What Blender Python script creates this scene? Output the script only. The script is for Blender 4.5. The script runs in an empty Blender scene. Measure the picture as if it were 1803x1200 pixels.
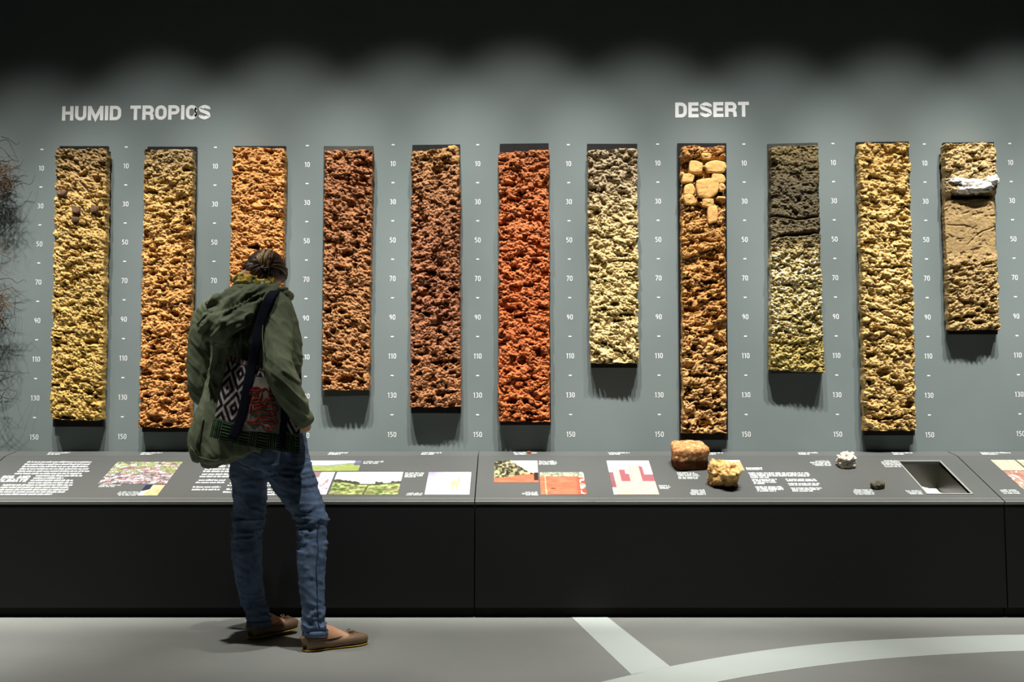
import bpy, math, random
import numpy as np
from mathutils import Vector, Matrix

# ------------------------------------------------------------------ camera, world, lights, exposure
SC = bpy.context.scene
COL = SC.collection
FPX, DW, CH, PITCH = 1900.0, 5.52, 0.862, math.radians(4.4)

cam_d = bpy.data.cameras.new('camera')
cam_d.sensor_width = 36.0
cam_d.lens = FPX / 1803.0 * 36.0
cam = bpy.data.objects.new('camera', cam_d)
COL.objects.link(cam)
cam.location = (0, -DW, CH)
cam.rotation_euler = (math.radians(90) + PITCH, 0, 0)
SC.camera = cam

SC.view_settings.view_transform = 'Standard'
SC.view_settings.look = 'None'
SC.view_settings.gamma = 1.0
SC.view_settings.use_curve_mapping = False
SC.view_settings.exposure = 0.0
SC.cycles.diffuse_bounces = 1

world = bpy.data.worlds.new('dark_gallery')
SC.world = world
world.use_nodes = True
world.node_tree.nodes['Background'].inputs[0].default_value = (0.75, 0.85, 1.0, 1)
world.node_tree.nodes['Background'].inputs[1].default_value = 0.0015

def spot(name, loc, target, watts, size, blend, radius=0.035, col=(1.0, 0.975, 0.93)):
    d = bpy.data.lights.new(name, 'SPOT')
    d.energy = watts; d.spot_size = math.radians(size); d.spot_blend = blend
    d.shadow_soft_size = radius; d.color = col
    o = bpy.data.objects.new(name, d)
    COL.objects.link(o)
    o.location = loc
    v = Vector(target) - Vector(loc)
    o.rotation_euler = v.to_track_quat('-Z', 'Y').to_euler()
    return o

# high ceiling track washing the wall: a row of museum spots above the frame
for x, w, tz in ((-3.80, 480, .46), (-3.15, 500, .52), (-2.50, 540, .64), (-1.85, 640, .82), (-1.20, 680, .88), (-0.55, 700, .90), (0.05, 720, .96), (0.70, 700, .90), (1.35, 690, .87), (2.00, 710, .90), (2.65, 730, .94), (3.30, 680, .94), (3.95, 560, .88)):
    spot('wall_spotlight', (x, -2.05, 5.45), (x * 0.99, 0.0, tz + .05), w * 1.27, 28, 0.7, 0.05)
# second track over the walkway
for x, y, w in ((-3.0, -2.0, 1500), (-1.9, -2.1, 900), (0.1, -2.0, 1250), (1.6, -2.1, 900), (3.1, -2.0, 1150)):
    spot('walkway_spotlight', (x, y, 5.45), (x * 0.96, y + 0.78, 0), w, 31, 0.95, 0.06)

# ------------------------------------------------------------------ projection helpers (places measured in the photograph)
CP, SP = math.cos(PITCH), math.sin(PITCH)
def ray(u, v):
    a = (u - 901.5) / FPX; b = (600.0 - v) / FPX
    return Vector((a, CP - b * SP, SP + b * CP))
def P(u, v, y):
    d = ray(u, v); t = (y + DW) / d.y
    return Vector((d.x * t, y, CH + d.z * t))
def Pf(u, v, z=0.0):
    d = ray(u, v); t = (z - CH) / d.z
    return Vector((d.x * t, -DW + d.y * t, z))
def mpp(y):
    return (y + DW) / FPX

# ------------------------------------------------------------------ mesh helpers
ORG = {}
def lin(c):
    return tuple(((x / 255.0) / 12.92 if x / 255.0 <= 0.04045 else ((x / 255.0 + 0.055) / 1.055) ** 2.4) for x in c)
def slin(a):
    a = np.clip(np.asarray(a, float) / 255.0, 0, 1)
    return np.where(a <= 0.04045, a / 12.92, ((a + 0.055) / 1.055) ** 2.4)

def tag(o, label=None, cat=None, group=None, kind=None):
    if label: o['label'] = label
    if cat: o['category'] = cat
    if group: o['group'] = group
    if kind: o['kind'] = kind
    return o

def empty(name, loc, parent=None):
    o = bpy.data.objects.new(name, None)
    COL.objects.link(o)
    o.empty_display_size = 0.05
    base = ORG[parent.name] if parent else Vector((0, 0, 0))
    o.location = Vector(loc) - base
    if parent: o.parent = parent
    ORG[o.name] = Vector(loc)
    return o

def mk(name, V, F, mat, parent=None, smooth=False, origin=None, cols=None):
    """link ONE mesh object; V are world coordinates"""
    V = np.asarray([tuple(p) for p in V] if not isinstance(V, np.ndarray) else V, float)
    if parent: org = ORG[parent.name]
    elif origin is not None: org = Vector(origin)
    else:
        mn, mx = V.min(0), V.max(0)
        org = Vector(((mn[0] + mx[0]) / 2, (mn[1] + mx[1]) / 2, mn[2]))
    me = bpy.data.meshes.new(name)
    me.from_pydata((V - np.array(org)).tolist(), [], F if isinstance(F, list) else F.tolist())
    me.update()
    if smooth: me.polygons.foreach_set('use_smooth', [True] * len(me.polygons))
    if mat: me.materials.append(mat)
    if cols is not None:
        ca = me.color_attributes.new('Col', 'FLOAT_COLOR', 'POINT')
        c4 = np.ones((len(V), 4)); c4[:, :3] = cols
        ca.data.foreach_set('color', c4.ravel())
    o = bpy.data.objects.new(name, me)
    COL.objects.link(o)
    if parent: o.parent = parent
    else: o.location = org
    ORG[o.name] = org
    return o

def box(x0, x1, y0, y1, z0, z1, bev=0.0):
    if bev <= 0:
        V = [(x, y, z) for x in (x0, x1) for y in (y0, y1) for z in (z0, z1)]
        F = [[0, 1, 3, 2], [4, 6, 7, 5], [0, 4, 5, 1], [2, 3, 7, 6], [0, 2, 6, 4], [1, 5, 7, 3]]
        return V, F
    import bmesh
    bm = bmesh.new()
    V, F = box(x0, x1, y0, y1, z0, z1)
    vs = [bm.verts.new(p) for p in V]
    for f in F: bm.faces.new([vs[i] for i in f])
    bmesh.ops.bevel(bm, geom=bm.edges[:], offset=bev, segments=2, affect='EDGES', profile=0.6)
    bm.verts.index_update()
    V = [tuple(v.co) for v in bm.verts]; F = [[v.index for v in f.verts] for f in bm.faces]
    bm.free()
    return V, F

def join(parts):
    V, F = [], []
    for v, f in parts:
        n = len(V)
        V += [tuple(p) for p in v]
        F += [[i + n for i in g] for g in f]
    return V, F

def grid_faces(nu, nv, wrap=False):
    i = np.arange(nu - 1)[:, None]; j = np.arange(nv if wrap else nv - 1)[None, :]
    a = i * nv + j; b = i * nv + (j + 1) % nv
    c = (i + 1) * nv + (j + 1) % nv; d = (i + 1) * nv + j
    return np.stack([a, b, c, d], -1).reshape(-1, 4)

def loft(secs, n=20, exp=2.0):
    """secs: (center, a, b, side) elliptical rings; a along side, b along tangent x side"""
    C = [Vector(s[0]) for s in secs]
    V = []
    for k, s in enumerate(secs):
        t = (C[min(k + 1, len(C) - 1)] - C[max(k - 1, 0)]).normalized()
        u = Vector(s[3]) if len(s) > 3 and s[3] is not None else Vector((1, 0, 0))
        u = u - t * u.dot(t)
        if u.length < 1e-5: u = t.orthogonal()
        u.normalize(); w = t.cross(u)
        for q in range(n):
            an = 2 * math.pi * q / n
            ca, sa = math.cos(an), math.sin(an)
            ca = math.copysign(abs(ca) ** (2 / exp), ca); sa = math.copysign(abs(sa) ** (2 / exp), sa)
            V.append(C[k] + u * (s[1] * ca) + w * (s[2] * sa))
    F = grid_faces(len(secs), n, True).tolist()
    V.append(C[0]); c0 = len(V) - 1
    V.append(C[-1]); c1 = len(V) - 1
    m = (len(secs) - 1) * n
    for q in range(n):
        F.append([c0, (q + 1) % n, q]); F.append([c1, m + q, m + (q + 1) % n])
    return V, F

def catmull(pts, sub=6):
    pts = [np.array(tuple(p), float) for p in pts]
    q = [2 * pts[0] - pts[1]] + pts + [2 * pts[-1] - pts[-2]]
    out = []
    for i in range(1, len(q) - 2):
        for k in range(sub):
            t = k / sub
            out.append(0.5 * (2 * q[i] + (q[i + 1] - q[i - 1]) * t + (2 * q[i - 1] - 5 * q[i] + 4 * q[i + 1] - q[i + 2]) * t * t
                              + (3 * q[i] - q[i - 1] - 3 * q[i + 1] + q[i + 2]) * t ** 3))
    out.append(pts[-1])
    return out

def smooth_loft(secs, sub=4, n=20, exp=2.0):
    arr = [tuple(s[0]) + (s[1], s[2]) for s in secs]
    side = [tuple(s[3]) if len(s) > 3 and s[3] is not None else (1, 0, 0) for s in secs]
    A = catmull(arr, sub); S = catmull(side, sub)
    return loft([(Vector(a[:3]), max(a[3], 1e-4), max(a[4], 1e-4), Vector(s)) for a, s in zip(A, S)], n, exp)

def tube(pts, r, n=6):
    if not hasattr(r, '__len__'): r = [r] * len(pts)
    return loft([(p, a, a, (0.31, 0.52, 0.79)) for p, a in zip(pts, r)], n)

def ellipsoid(c, rx, ry, rz, rot=None, nu=16, nv=20):
    V = []
    rot = rot or Matrix.Identity(3)
    for i in range(nu + 1):
        th = math.pi * i / nu
        for j in range(nv):
            ph = 2 * math.pi * j / nv
            V.append(Vector(c) + rot @ Vector((rx * math.sin(th) * math.cos(ph), ry * math.sin(th) * math.sin(ph), rz * math.cos(th))))
    return V, [f[::-1] for f in grid_faces(nu + 1, nv, True).tolist()]

def union(parts, voxel, smooth_it=4, fac=0.5):
    """one continuous closed surface out of overlapping closed shapes"""
    V, F = join(parts)
    me = bpy.data.meshes.new('tmp'); me.from_pydata([tuple(p) for p in V], [], F); me.update()
    import bmesh
    bm = bmesh.new(); bm.from_mesh(me)
    bmesh.ops.remove_doubles(bm, verts=bm.verts[:], dist=1e-6)
    bmesh.ops.recalc_face_normals(bm, faces=bm.faces[:])
    bm.to_mesh(me); bm.free()
    o = bpy.data.objects.new('tmp', me); COL.objects.link(o)
    m = o.modifiers.new('r', 'REMESH'); m.mode = 'VOXEL'; m.voxel_size = voxel; m.adaptivity = 0
    if smooth_it:
        s = o.modifiers.new('s', 'SMOOTH'); s.factor = fac; s.iterations = smooth_it
    dg = bpy.context.evaluated_depsgraph_get()
    ev = bpy.data.meshes.new_from_object(o.evaluated_get(dg))
    n = len(ev.vertices)
    co = np.empty(n * 3); ev.vertices.foreach_get('co', co); co = co.reshape(-1, 3)
    no = np.empty(n * 3); ev.vertices.foreach_get('normal', no); no = no.reshape(-1, 3)
    FF = [list(p.vertices) for p in ev.polygons]
    bpy.data.objects.remove(o); bpy.data.meshes.remove(me); bpy.data.meshes.remove(ev)
    return co, no, FF

# ------------------------------------------------------------------ noise
def _h(ix, iy, iz, s):
    n = (ix.astype(np.int64) * 374761393 + iy.astype(np.int64) * 668265263 + iz.astype(np.int64) * 2147483647 + s * 974711) & 0xFFFFFFFF
    n = ((n ^ (n >> 13)) * 1274126177) & 0xFFFFFFFF
    n = ((n ^ (n >> 16)) * 2246822519) & 0xFFFFFFFF
    return ((n ^ (n >> 15)) & 0xFFFFFF) / float(0xFFFFFF)
def vn(x, y, s=0):
    x = np.asarray(x, float); y = np.asarray(y, float)
    ix, iy = np.floor(x), np.floor(y); fx, fy = x - ix, y - iy
    fx = fx ** 3 * (fx * (6 * fx - 15) + 10); fy = fy ** 3 * (fy * (6 * fy - 15) + 10)
    z = np.zeros_like(ix)
    a, b, c, d = _h(ix, iy, z, s), _h(ix + 1, iy, z, s), _h(ix, iy + 1, z, s), _h(ix + 1, iy + 1, z, s)
    return (a * (1 - fx) + b * fx) * (1 - fy) + (c * (1 - fx) + d * fx) * fy
def fbm(x, y, s=0, o=4):
    t, a, k = 0, 0.5, 0
    for i in range(o):
        t = t + a * vn(x * 2.03 ** i + 17.3 * i, y * 2.03 ** i - 9.1 * i, s + i); k += a; a *= 0.5
    return t / k
def vn3(p, s=0):
    i = np.floor(p); f = p - i; f = f ** 3 * (f * (6 * f - 15) + 10)
    r = 0
    for dx in (0, 1):
        for dy in (0, 1):
            for dz in (0, 1):
                w = (f[:, 0] if dx else 1 - f[:, 0]) * (f[:, 1] if dy else 1 - f[:, 1]) * (f[:, 2] if dz else 1 - f[:, 2])
                r = r + w * _h(i[:, 0] + dx, i[:, 1] + dy, i[:, 2] + dz, s)
    return r
def fbm3(p, s=0, o=3):
    t, a, k = 0, 0.5, 0
    for i in range(o):
        t = t + a * vn3(p * 2.03 ** i + 11.7 * i, s + i); k += a; a *= 0.5
    return t / k
def worley(x, y, s=0):
    ix, iy = np.floor(x), np.floor(y)
    f1 = np.full(x.shape, 9.0); f2 = np.full(x.shape, 9.0); cid = np.zeros(x.shape)
    z = np.zeros_like(ix)
    for dx in (-1, 0, 1):
        for dy in (-1, 0, 1):
            cx, cy = ix + dx, iy + dy
            px = cx + _h(cx, cy, z, s); py = cy + _h(cx, cy, z + 1, s)
            d = np.hypot(px - x, py - y)
            near = d < f1
            f2 = np.where(near, f1, np.minimum(f2, d))
            cid = np.where(near, _h(cx, cy, z + 2, s), cid)
            f1 = np.where(near, d, f1)
    return f1, f2, cid

# ------------------------------------------------------------------ materials
class N:
    def __init__(s, name):
        s.m = bpy.data.materials.new(name); s.m.use_nodes = True
        s.t = s.m.node_tree; s.b = s.t.nodes['Principled BSDF']
    def n(s, typ, **kw):
        x = s.t.nodes.new(typ)
        for k, v in kw.items(): setattr(x, k, v)
        return x
    def l(s, a, b): s.t.links.new(a, b)
    def coord(s, kind='Object', scale=(1, 1, 1)):
        tc = s.n('ShaderNodeTexCoord'); mp = s.n('ShaderNodeMapping')
        mp.inputs['Scale'].default_value = scale
        s.l(tc.outputs[kind], mp.inputs[0]); return mp.outputs[0]
    def noise(s, vec, scale, detail=4, rough=0.6, dist=0.0):
        x = s.n('ShaderNodeTexNoise'); x.inputs['Scale'].default_value = scale
        x.inputs['Detail'].default_value = detail; x.inputs['Roughness'].default_value = rough
        x.inputs['Distortion'].default_value = dist
        s.l(vec, x.inputs['Vector']); return x.outputs['Fac']
    def ramp(s, fac, stops):
        r = s.n('ShaderNodeValToRGB'); e = r.color_ramp.elements
        while len(e) < len(stops): e.new(0.5)
        for q, (p, c) in zip(e, stops): q.position = p; q.color = tuple(c) + (1,)
        s.l(fac, r.inputs[0]); return r.outputs[0]
    def mix(s, a, b, fac, typ='MIX'):
        x = s.n('ShaderNodeMix', data_type='RGBA', blend_type=typ)
        for sock, val in ((x.inputs[0], fac), (x.inputs[6], a), (x.inputs[7], b)):
            if hasattr(val, 'node'): s.l(val, sock)
            else: sock.default_value = val if not isinstance(val, tuple) else tuple(val) + (1,)
        return x.outputs[2]
    def bump(s, h, strength, dist=0.002):
        x = s.n('ShaderNodeBump'); x.inputs['Strength'].default_value = strength; x.inputs['Distance'].default_value = dist
        s.l(h, x.inputs['Height']); s.l(x.outputs[0], s.b.inputs['Normal'])
    def base(s, v):
        if hasattr(v, 'node'): s.l(v, s.b.inputs['Base Color'])
        else: s.b.inputs['Base Color'].default_value = tuple(v) + (1,)
    def pr(s, rough=0.6, spec=0.5, metal=0.0):
        s.b.inputs['Roughness'].default_value = rough
        s.b.inputs['Specular IOR Level'].default_value = spec
        s.b.inputs['Metallic'].default_value = metal
        return s

def plain(name, c, rough=0.6, spec=0.4, var=0.08, scale=30, bump=0.0, metal=0.0):
    m = N(name).pr(rough, spec, metal)
    L = lin(c); v = m.coord()
    nz = m.noise(v, scale, 4)
    m.base(m.ramp(nz, [(0.3, tuple(x * (1 - var) for x in L)), (0.7, tuple(min(1, x * (1 + var)) for x in L))]))
    if bump: m.bump(nz, bump)
    return m.m

def attr_mat(name, rough=0.5, spec=0.4, bump=0.0, scale=400):
    m = N(name).pr(rough, spec)
    a = m.n('ShaderNodeAttribute'); a.attribute_name = 'Col'
    m.l(a.outputs['Color'], m.b.inputs['Base Color'])
    if bump: m.bump(m.noise(m.coord(), scale, 3), bump, 0.001)
    return m.m

def soft(k, f=.13, g=1.13):
    a = sum(k) / 3.0
    return tuple(min(250, (x * (1 - f) + a * f) * g) for x in k)
def soil_mat(name, length, stops, var=0.35, wob=0.05, specks=None, tint=None):
    m = N(name).pr(0.95, 0.12)
    v = m.coord()
    sep = m.n('ShaderNodeSeparateXYZ'); m.l(v, sep.inputs[0])
    dv = m.n('ShaderNodeMath', operation='DIVIDE'); m.l(sep.outputs[2], dv.inputs[0]); dv.inputs[1].default_value = length
    nz = m.noise(v, 9, 3)
    ad = m.n('ShaderNodeMath', operation='MULTIPLY_ADD'); m.l(nz, ad.inputs[0]); ad.inputs[1].default_value = wob * 2; ad.inputs[2].default_value = -wob
    sm = m.n('ShaderNodeMath', operation='ADD'); m.l(dv.outputs[0], sm.inputs[0]); m.l(ad.outputs[0], sm.inputs[1])
    c = m.ramp(sm.outputs[0], [(p, lin(soft(k))) for p, k in sorted(stops)])
    f1 = m.noise(v, 45, 5, 0.65)
    g = m.ramp(f1, [(0.28, (1 - var,) * 3), (0.72, (1 + var * 0.6,) * 3)])
    c = m.mix(c, g, 1.0, 'MULTIPLY')
    if tint:
        f2 = m.ramp(m.noise(v, tint[1], 3), [(0.52, (0, 0, 0)), (0.68, (1, 1, 1))])
        c = m.mix(c, lin(tint[0]), m.mix((0, 0, 0), f2, tint[2]))
    if specks:
        col, sc, lo, hi, z0, z1 = specks
        w = m.noise(v, sc, 2, 0.5)
        th = m.ramp(w, [(lo, (0, 0, 0)), (hi, (1, 1, 1))])
        zz = m.ramp(sm.outputs[0], [(max(0, z0 - 0.04), (0, 0, 0)), (z0, (1, 1, 1)), (z1, (1, 1, 1)), (min(1, z1 + 0.05), (0, 0, 0))])
        c = m.mix(c, lin(col), m.mix(th, zz, 1.0, 'MULTIPLY'))
    m.base(c)
    m.bump(m.noise(v, 320, 4, 0.75), 0.8, 0.004)
    return m.m

# ------------------------------------------------------------------ stroke lettering
def arc(cx, cy, rx, ry, a0, a1, n=10):
    return [(cx + rx * math.cos(math.radians(a0 + (a1 - a0) * i / n)), cy + ry * math.sin(math.radians(a0 + (a1 - a0) * i / n))) for i in range(n + 1)]
def glyph(ch, k, w):
    l, r, b, t = k / 2, w - k / 2, k / 2, 1 - k / 2
    m = w / 2; hw = (r - l) / 2; ra = min(hw, 0.30)
    if ch == 'H': return [[(l, 0), (l, 1)], [(r, 0), (r, 1)], [(l, .52), (r, .52)]]
    if ch == 'U': return [[(l, 1)] + arc(l + ra, b + ra, ra, ra, 180, 270) + arc(r - ra, b + ra, ra, ra, 270, 360) + [(r, 1)]]
    if ch == 'M': return [[(l, 0), (l, 1)], [(r, 0), (r, 1)], [(l, .97), (m, k * .6), (r, .97)]]
    if ch == 'N': return [[(l, 0), (l, 1)], [(r, 0), (r, 1)], [(l, .97), (r, .03)]]
    if ch == 'I': return [[(l, 0), (l, 1)]]
    if ch == 'L': return [[(l, 1), (l, b), (w, b)]]
    if ch == 'T': return [[(0, t), (w, t)], [(m, 0), (m, t)]]
    if ch == 'E': return [[(w, t), (l, t), (l, b), (w, b)], [(l, .51), (w * .95, .51)]]
    if ch == 'A': return [[(l * .9, 0), (m, t)], [(w - l * .9, 0), (m, t)], [(w * .25, .3), (w * .75, .3)], [(m, t - k * .2), (m, 1)]]
    if ch == 'D': return [[(0, t)] + [(r - ra, t)] + arc(r - ra, t - ra, ra, ra, 90, 0)[1:] + arc(r - ra, b + ra, ra, ra, 0, -90) + [(0, b)], [(l, 0), (l, 1)]]
    if ch in 'PR':
        q = .46; rr = (t - q) / 2
        o = [[(l, 0), (l, 1)], [(0, t), (r - rr, t)] + arc(r - rr, (t + q) / 2, rr, rr, 90, -90)[1:] + [(l, q)]]
        if ch == 'R': o.append([(m * .9, q), (r - .08, q - .05), (r - .01, q - .16), (r, 0.12), (r + .03, 0)])
        return o
    if ch in 'O0': return [arc(r - ra, t - ra, ra, ra, 90, 0) + arc(r - ra, b + ra, ra, ra, 0, -90) + arc(l + ra, b + ra, ra, ra, 270, 180) + arc(l + ra, t - ra, ra, ra, 180, 90)]
    if ch == 'C': return [[(r, .66)] + arc(r - ra, t - ra, ra, ra, 0, 90) + arc(l + ra, t - ra, ra, ra, 90, 180) + arc(l + ra, b + ra, ra, ra, 180, 270) + arc(r - ra, b + ra, ra, ra, 270, 360) + [(r, .34)]]
    if ch == 'S':
        pts = [(r, .69), (r - .02, t - .1), (m, t), (l + .02, t - .1), (l, .73), (l + .06, .61), (m, .52), (r - .05, .42), (r, .28), (r - .02, b + .1), (m, b), (l + .02, b + .1), (l, .31)]
        return [[tuple(p) for p in catmull(pts, 4)]]
    if ch == '1': return [[(m + .05, 0), (m + .05, 1)], [(m + .05, t), (m - .16, .8)]]
    if ch == '7': return [[(0, t), (r, t), (w * .35, 0)]]
    if ch == '3': return [[tuple(p) for p in catmull([(l, t - .06), (m, t), (r - .03, .78), (m, .55), (m * .8, .54)], 4)], [tuple(p) for p in catmull([(m * .8, .54), (m + .05, .53), (r, .29), (m, b), (l, b + .05)], 4)]]
    if ch == '5': return [[(r, t), (l + .05, t), (l + .03, .56)], [tuple(p) for p in catmull([(l + .03, .56), (m, .6), (r, .32), (m, b), (l, b + .04)], 4)]]
    if ch == '9': return [[tuple(p) for p in catmull([(r, .7), (m, t), (l, .7), (m, .43), (r, .7), (r - .02, .4), (m, .02 + b * .5)], 4)]]
    return []
def stroke(pts, k):
    pts = [np.array(p, float) for p in pts]
    closed = np.hypot(*(pts[0] - pts[-1])) < 1e-6
    q = [pts[0]]
    for p in pts[1:]:
        if np.hypot(*(p - q[-1])) > 1e-5: q.append(p)
    pts = q; n = len(pts); V = []
    for i in range(n):
        a = pts[i] - pts[i - 1] if i else (pts[0] - pts[-2] if closed else None)
        b = pts[i + 1] - pts[i] if i < n - 1 else (pts[1] - pts[0] if closed else None)
        if a is None: a = b
        if b is None: b = a
        a = a / np.hypot(*a); b = b / np.hypot(*b)
        nn = np.array([-(a + b)[1], (a + b)[0]]); L = np.hypot(*nn)
        nn = nn / L if L > 1e-4 else np.array([-a[1], a[0]])
        c = max(0.45, float(nn @ np.array([-a[1], a[0]])))
        V += [pts[i] + nn * k / 2 / c, pts[i] - nn * k / 2 / c]
    return V, [[2 * i, 2 * i + 1, 2 * i + 3, 2 * i + 2] for i in range(n - 1)]
WID = {'1': .36}
def text2d(txt, k, w=.54, gap=.09, space=.28):
    """[(char, V2, F)] with cap height 1, plus the total width"""
    x = 0; out = []
    for ch in txt:
        if ch == ' ': x += space; continue
        ww = k if ch == 'I' else WID.get(ch) or w * {'M': 1.36, 'T': .94, 'E': .88, 'L': .84}.get(ch, 1)
        V, F = [], []
        for li, pl in enumerate(glyph(ch, k, ww)):
            v, f = stroke(pl, k); n = len(V)
            V += [(p[0] + x, p[1], li * .00025) for p in v]; F += [[i + n for i in g] for g in f]
        out.append((ch, V, F)); x += ww + gap
    return out, x - gap

# ================================================================== THE SETTING
m = N('wall_paint').pr(0.75, 0.25)
v = m.coord()
m.base(m.ramp(m.noise(v, 1.3, 3), [(0.3, lin((113, 124, 123))), (0.7, lin((121, 131, 129)))]))
m.bump(m.noise(v, 180, 3), 0.06, 0.001)
M_WALL = m.m
m = N('floor_vinyl').pr(0.42, 0.35)
v = m.coord()
m.base(m.ramp(m.noise(v, 1.7, 4), [(0.3, lin((128, 131, 127))), (0.7, lin((138, 139, 134)))]))
m.bump(m.noise(v, 120, 3), 0.03, 0.001)
M_FLOOR = m.m
M_STRIPE = plain('floor_inlay_pale', (188, 196, 190), 0.42, 0.35, 0.03, 3)
M_WHITE = plain('white_vinyl', (242, 244, 242), 0.6, 0.3, 0.03, 8)
m = N('white_vinyl_worn').pr(0.6, 0.3)
v = m.coord()
m.base(m.ramp(m.noise(v, 70, 3, 0.7), [(0.24, lin((120, 130, 128))), (0.30, lin((246, 248, 246)))]))
M_HEAD = m.m
M_BLACK = plain('black_laminate', (10, 10, 11), 0.55, 0.25, 0.1, 3)
M_KICK = plain('black_toe_kick', (10, 10, 10), 0.6, 0.2, 0.1, 5)
M_PANEL = plain('grey_graphic_panel', (82, 84, 82), 0.5, 0.35, 0.04, 2)
M_LEDGE = plain('grey_ledge', (90, 92, 90), 0.45, 0.4, 0.04, 3)
M_EDGE = plain('panel_edge', (150, 152, 146), 0.4, 0.4, 0.04, 3)
M_TEXT = plain('panel_print_white', (238, 240, 238), 0.6, 0.2, 0.02, 8)
M_CAP = plain('panel_print_grey', (176, 181, 178), 0.6, 0.2, 0.02, 8)
M_PHOTO = attr_mat('photo_print', 0.35, 0.35)
M_BOARD = plain('black_backing_board', (26, 26, 27), 0.38, 0.5, 0.3, 25)
M_BOARD_G = plain('grey_backing_board', (74, 76, 72), 0.3, 0.6, 0.25, 25)

wall = tag(mk('wall_back', *box(-6.5, 6.5, 0.0, 0.15, 0.0, 4.2), M_WALL, origin=(0, 0, 0)), 'dark grey-green gallery wall behind the soil slabs', kind='structure')
floor = tag(mk('floor', *box(-6.5, 6.5, -9.0, 0.0, -0.1, 0.0), M_FLOOR, origin=(0, -4.5, 0)), 'smooth grey gallery floor with pale inlaid bands', kind='structure')

def floor_strip(name, left, right, lab):
    L = [Pf(u, v) for u, v in left]; R = [Pf(u, v) for u, v in right]
    n = len(L); V = []
    for a, b in zip(L, R): V += [(a.x, a.y, 0.0), (b.x, b.y, 0.0), (a.x, a.y, 0.0012), (b.x, b.y, 0.0012)]
    F = []
    for i in range(n - 1):
        k = 4 * i
        F += [[k + 2, k + 3, k + 7, k + 6], [k, k + 2, k + 6, k + 4], [k + 1, k + 5, k + 7, k + 3]]
    o = mk(name, V, F, M_STRIPE, floor); o['label'] = lab
up = catmull([(1010, 1212, 0), (1112, 1188, 0), (1200, 1169, 0), (1330, 1147, 0), (1470, 1131, 0), (1640, 1122, 0), (1803, 1117, 0), (2050, 1117, 0)], 5)
dn = catmull([(1190, 1216, 0), (1255, 1202, 0), (1330, 1188, 0), (1440, 1172, 0), (1550, 1160, 0), (1680, 1151, 0), (1825, 1145, 0), (2060, 1143, 0)], 5)
floor_strip('inlay_band', [p[:2] for p in dn], [p[:2] for p in up], 'pale curved inlay band in the floor')
floor_strip('inlay_band', [(1000, 1080), (1112, 1187.5)], [(1062, 1080), (1180, 1173)], 'pale straight inlay band running to the plinth')

# ---- wall lettering
def wall_text(txt, parent, name, uL, uR, vT_L, vB_L, vB_R, mat, k, w, gap, space):
    g, W = text2d(txt, k, w, gap, space)
    a = P(uL, vB_L, 0); b = P(uR, vB_R, 0); top = P(uL, vT_L, 0)
    H = top.z - a.z; dx = (b.x - a.x) / W; tilt = (b.z - a.z) / W
    e = empty(name, (a.x, -0.0006, a.z), parent)
    for ch, V, F in g:
        mk('letter', [(a.x + p[0] * dx, -0.0008 - p[2], a.z + p[0] * tilt + p[1] * H) for p in V], F, mat, e)
    return e
h1 = wall_text('HUMID TROPICS', wall, 'heading_lettering', 109, 370, 187, 212.5, 210, M_HEAD, .225, .76, .10, .50)
h1['label'] = 'white capitals reading HUMID TROPICS on the wall'
h2 = wall_text('DESERT', wall, 'heading_lettering', 1189, 1319, 180.5, 207, 205.5, M_HEAD, .225, .76, .10, .50)
h2['label'] = 'white capitals reading DESERT on the wall'

U10 = [73, 222, 379, 541, 692, 841, 1001, 1158, 1310, 1467, 1628, 1779]
U150 = [60, 215, 373, 537, 690, 841, 1005, 1161, 1314, 1475, 1637, 1797]
V10 = [296, 292, 292.5, 289.5, 288, 288, 288, 287, 287, 286, 287, 286]
V150 = [769, 768, 767, 766, 764.5, 764.5, 764, 764, 764, 764, 765, 763]
for c in range(12):
    A = P(U10[c], V10[c], 0); B = P(U150[c], V150[c], 0)
    e = empty('depth_scale', (A.x, -0.0006, B.z), wall)
    for cm in range(0, 151, 10):
        f = (cm - 10) / 140.0
        x = A.x + (B.x - A.x) * f; z = A.z + (B.z - A.z) * f
        if cm % 20 == 0:
            mk('tick', [(x - .0075, -.0008, z - .0032), (x + .0075, -.0008, z - .0032), (x + .0075, -.0008, z + .0032), (x - .0075, -.0008, z + .0032)], [[0, 1, 2, 3]], M_WHITE, e)
        else:
            g, W = text2d(str(cm), .13, .52, .14)
            H = .0265
            mk('numeral', *join([([(x + (p[0] - W / 2) * H * .98, -.0008 - p[2], z + (p[1] - .5) * H) for p in V], F) for ch, V, F in g]), M_WHITE, e)

# ================================================================== THE DISPLAY PLINTHS
YF, YK = -0.63, -0.13
ZF = P(901, 882, YF).z; ZK = P(901, 802.5, YK).z; ZR = P(901, 793.5, 0).z
SL = math.atan2(ZK - ZF, YK - YF)
TV = Vector((0, math.cos(SL), math.sin(SL))); NV = Vector((0, -math.sin(SL), math.cos(SL)))
TL_ = math.hypot(ZK - ZF, YK - YF)
LSL = math.atan2(ZR - ZK, -YK)
def S(u, v):
    """pixel -> (x, t) on the sloping top"""
    d = ray(u, v); o = Vector((0, -DW, CH)); p0 = Vector((0, YF, ZF))
    k = (p0 - o).dot(NV) / d.dot(NV); q = o + d * k
    return q.x, (q - p0).dot(TV)
def on(x, t, h=0.0):
    return Vector((x, YF, ZF)) + TV * t + NV * h
LT = Vector((0, math.cos(LSL), math.sin(LSL))); LN = Vector((0, -math.sin(LSL), math.cos(LSL)))
def onl(x, t, h=0.0):
    return Vector((x, YK, ZK)) + LT * t + LN * h
LW = math.hypot(YK, ZR - ZK) - 0.006

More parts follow.
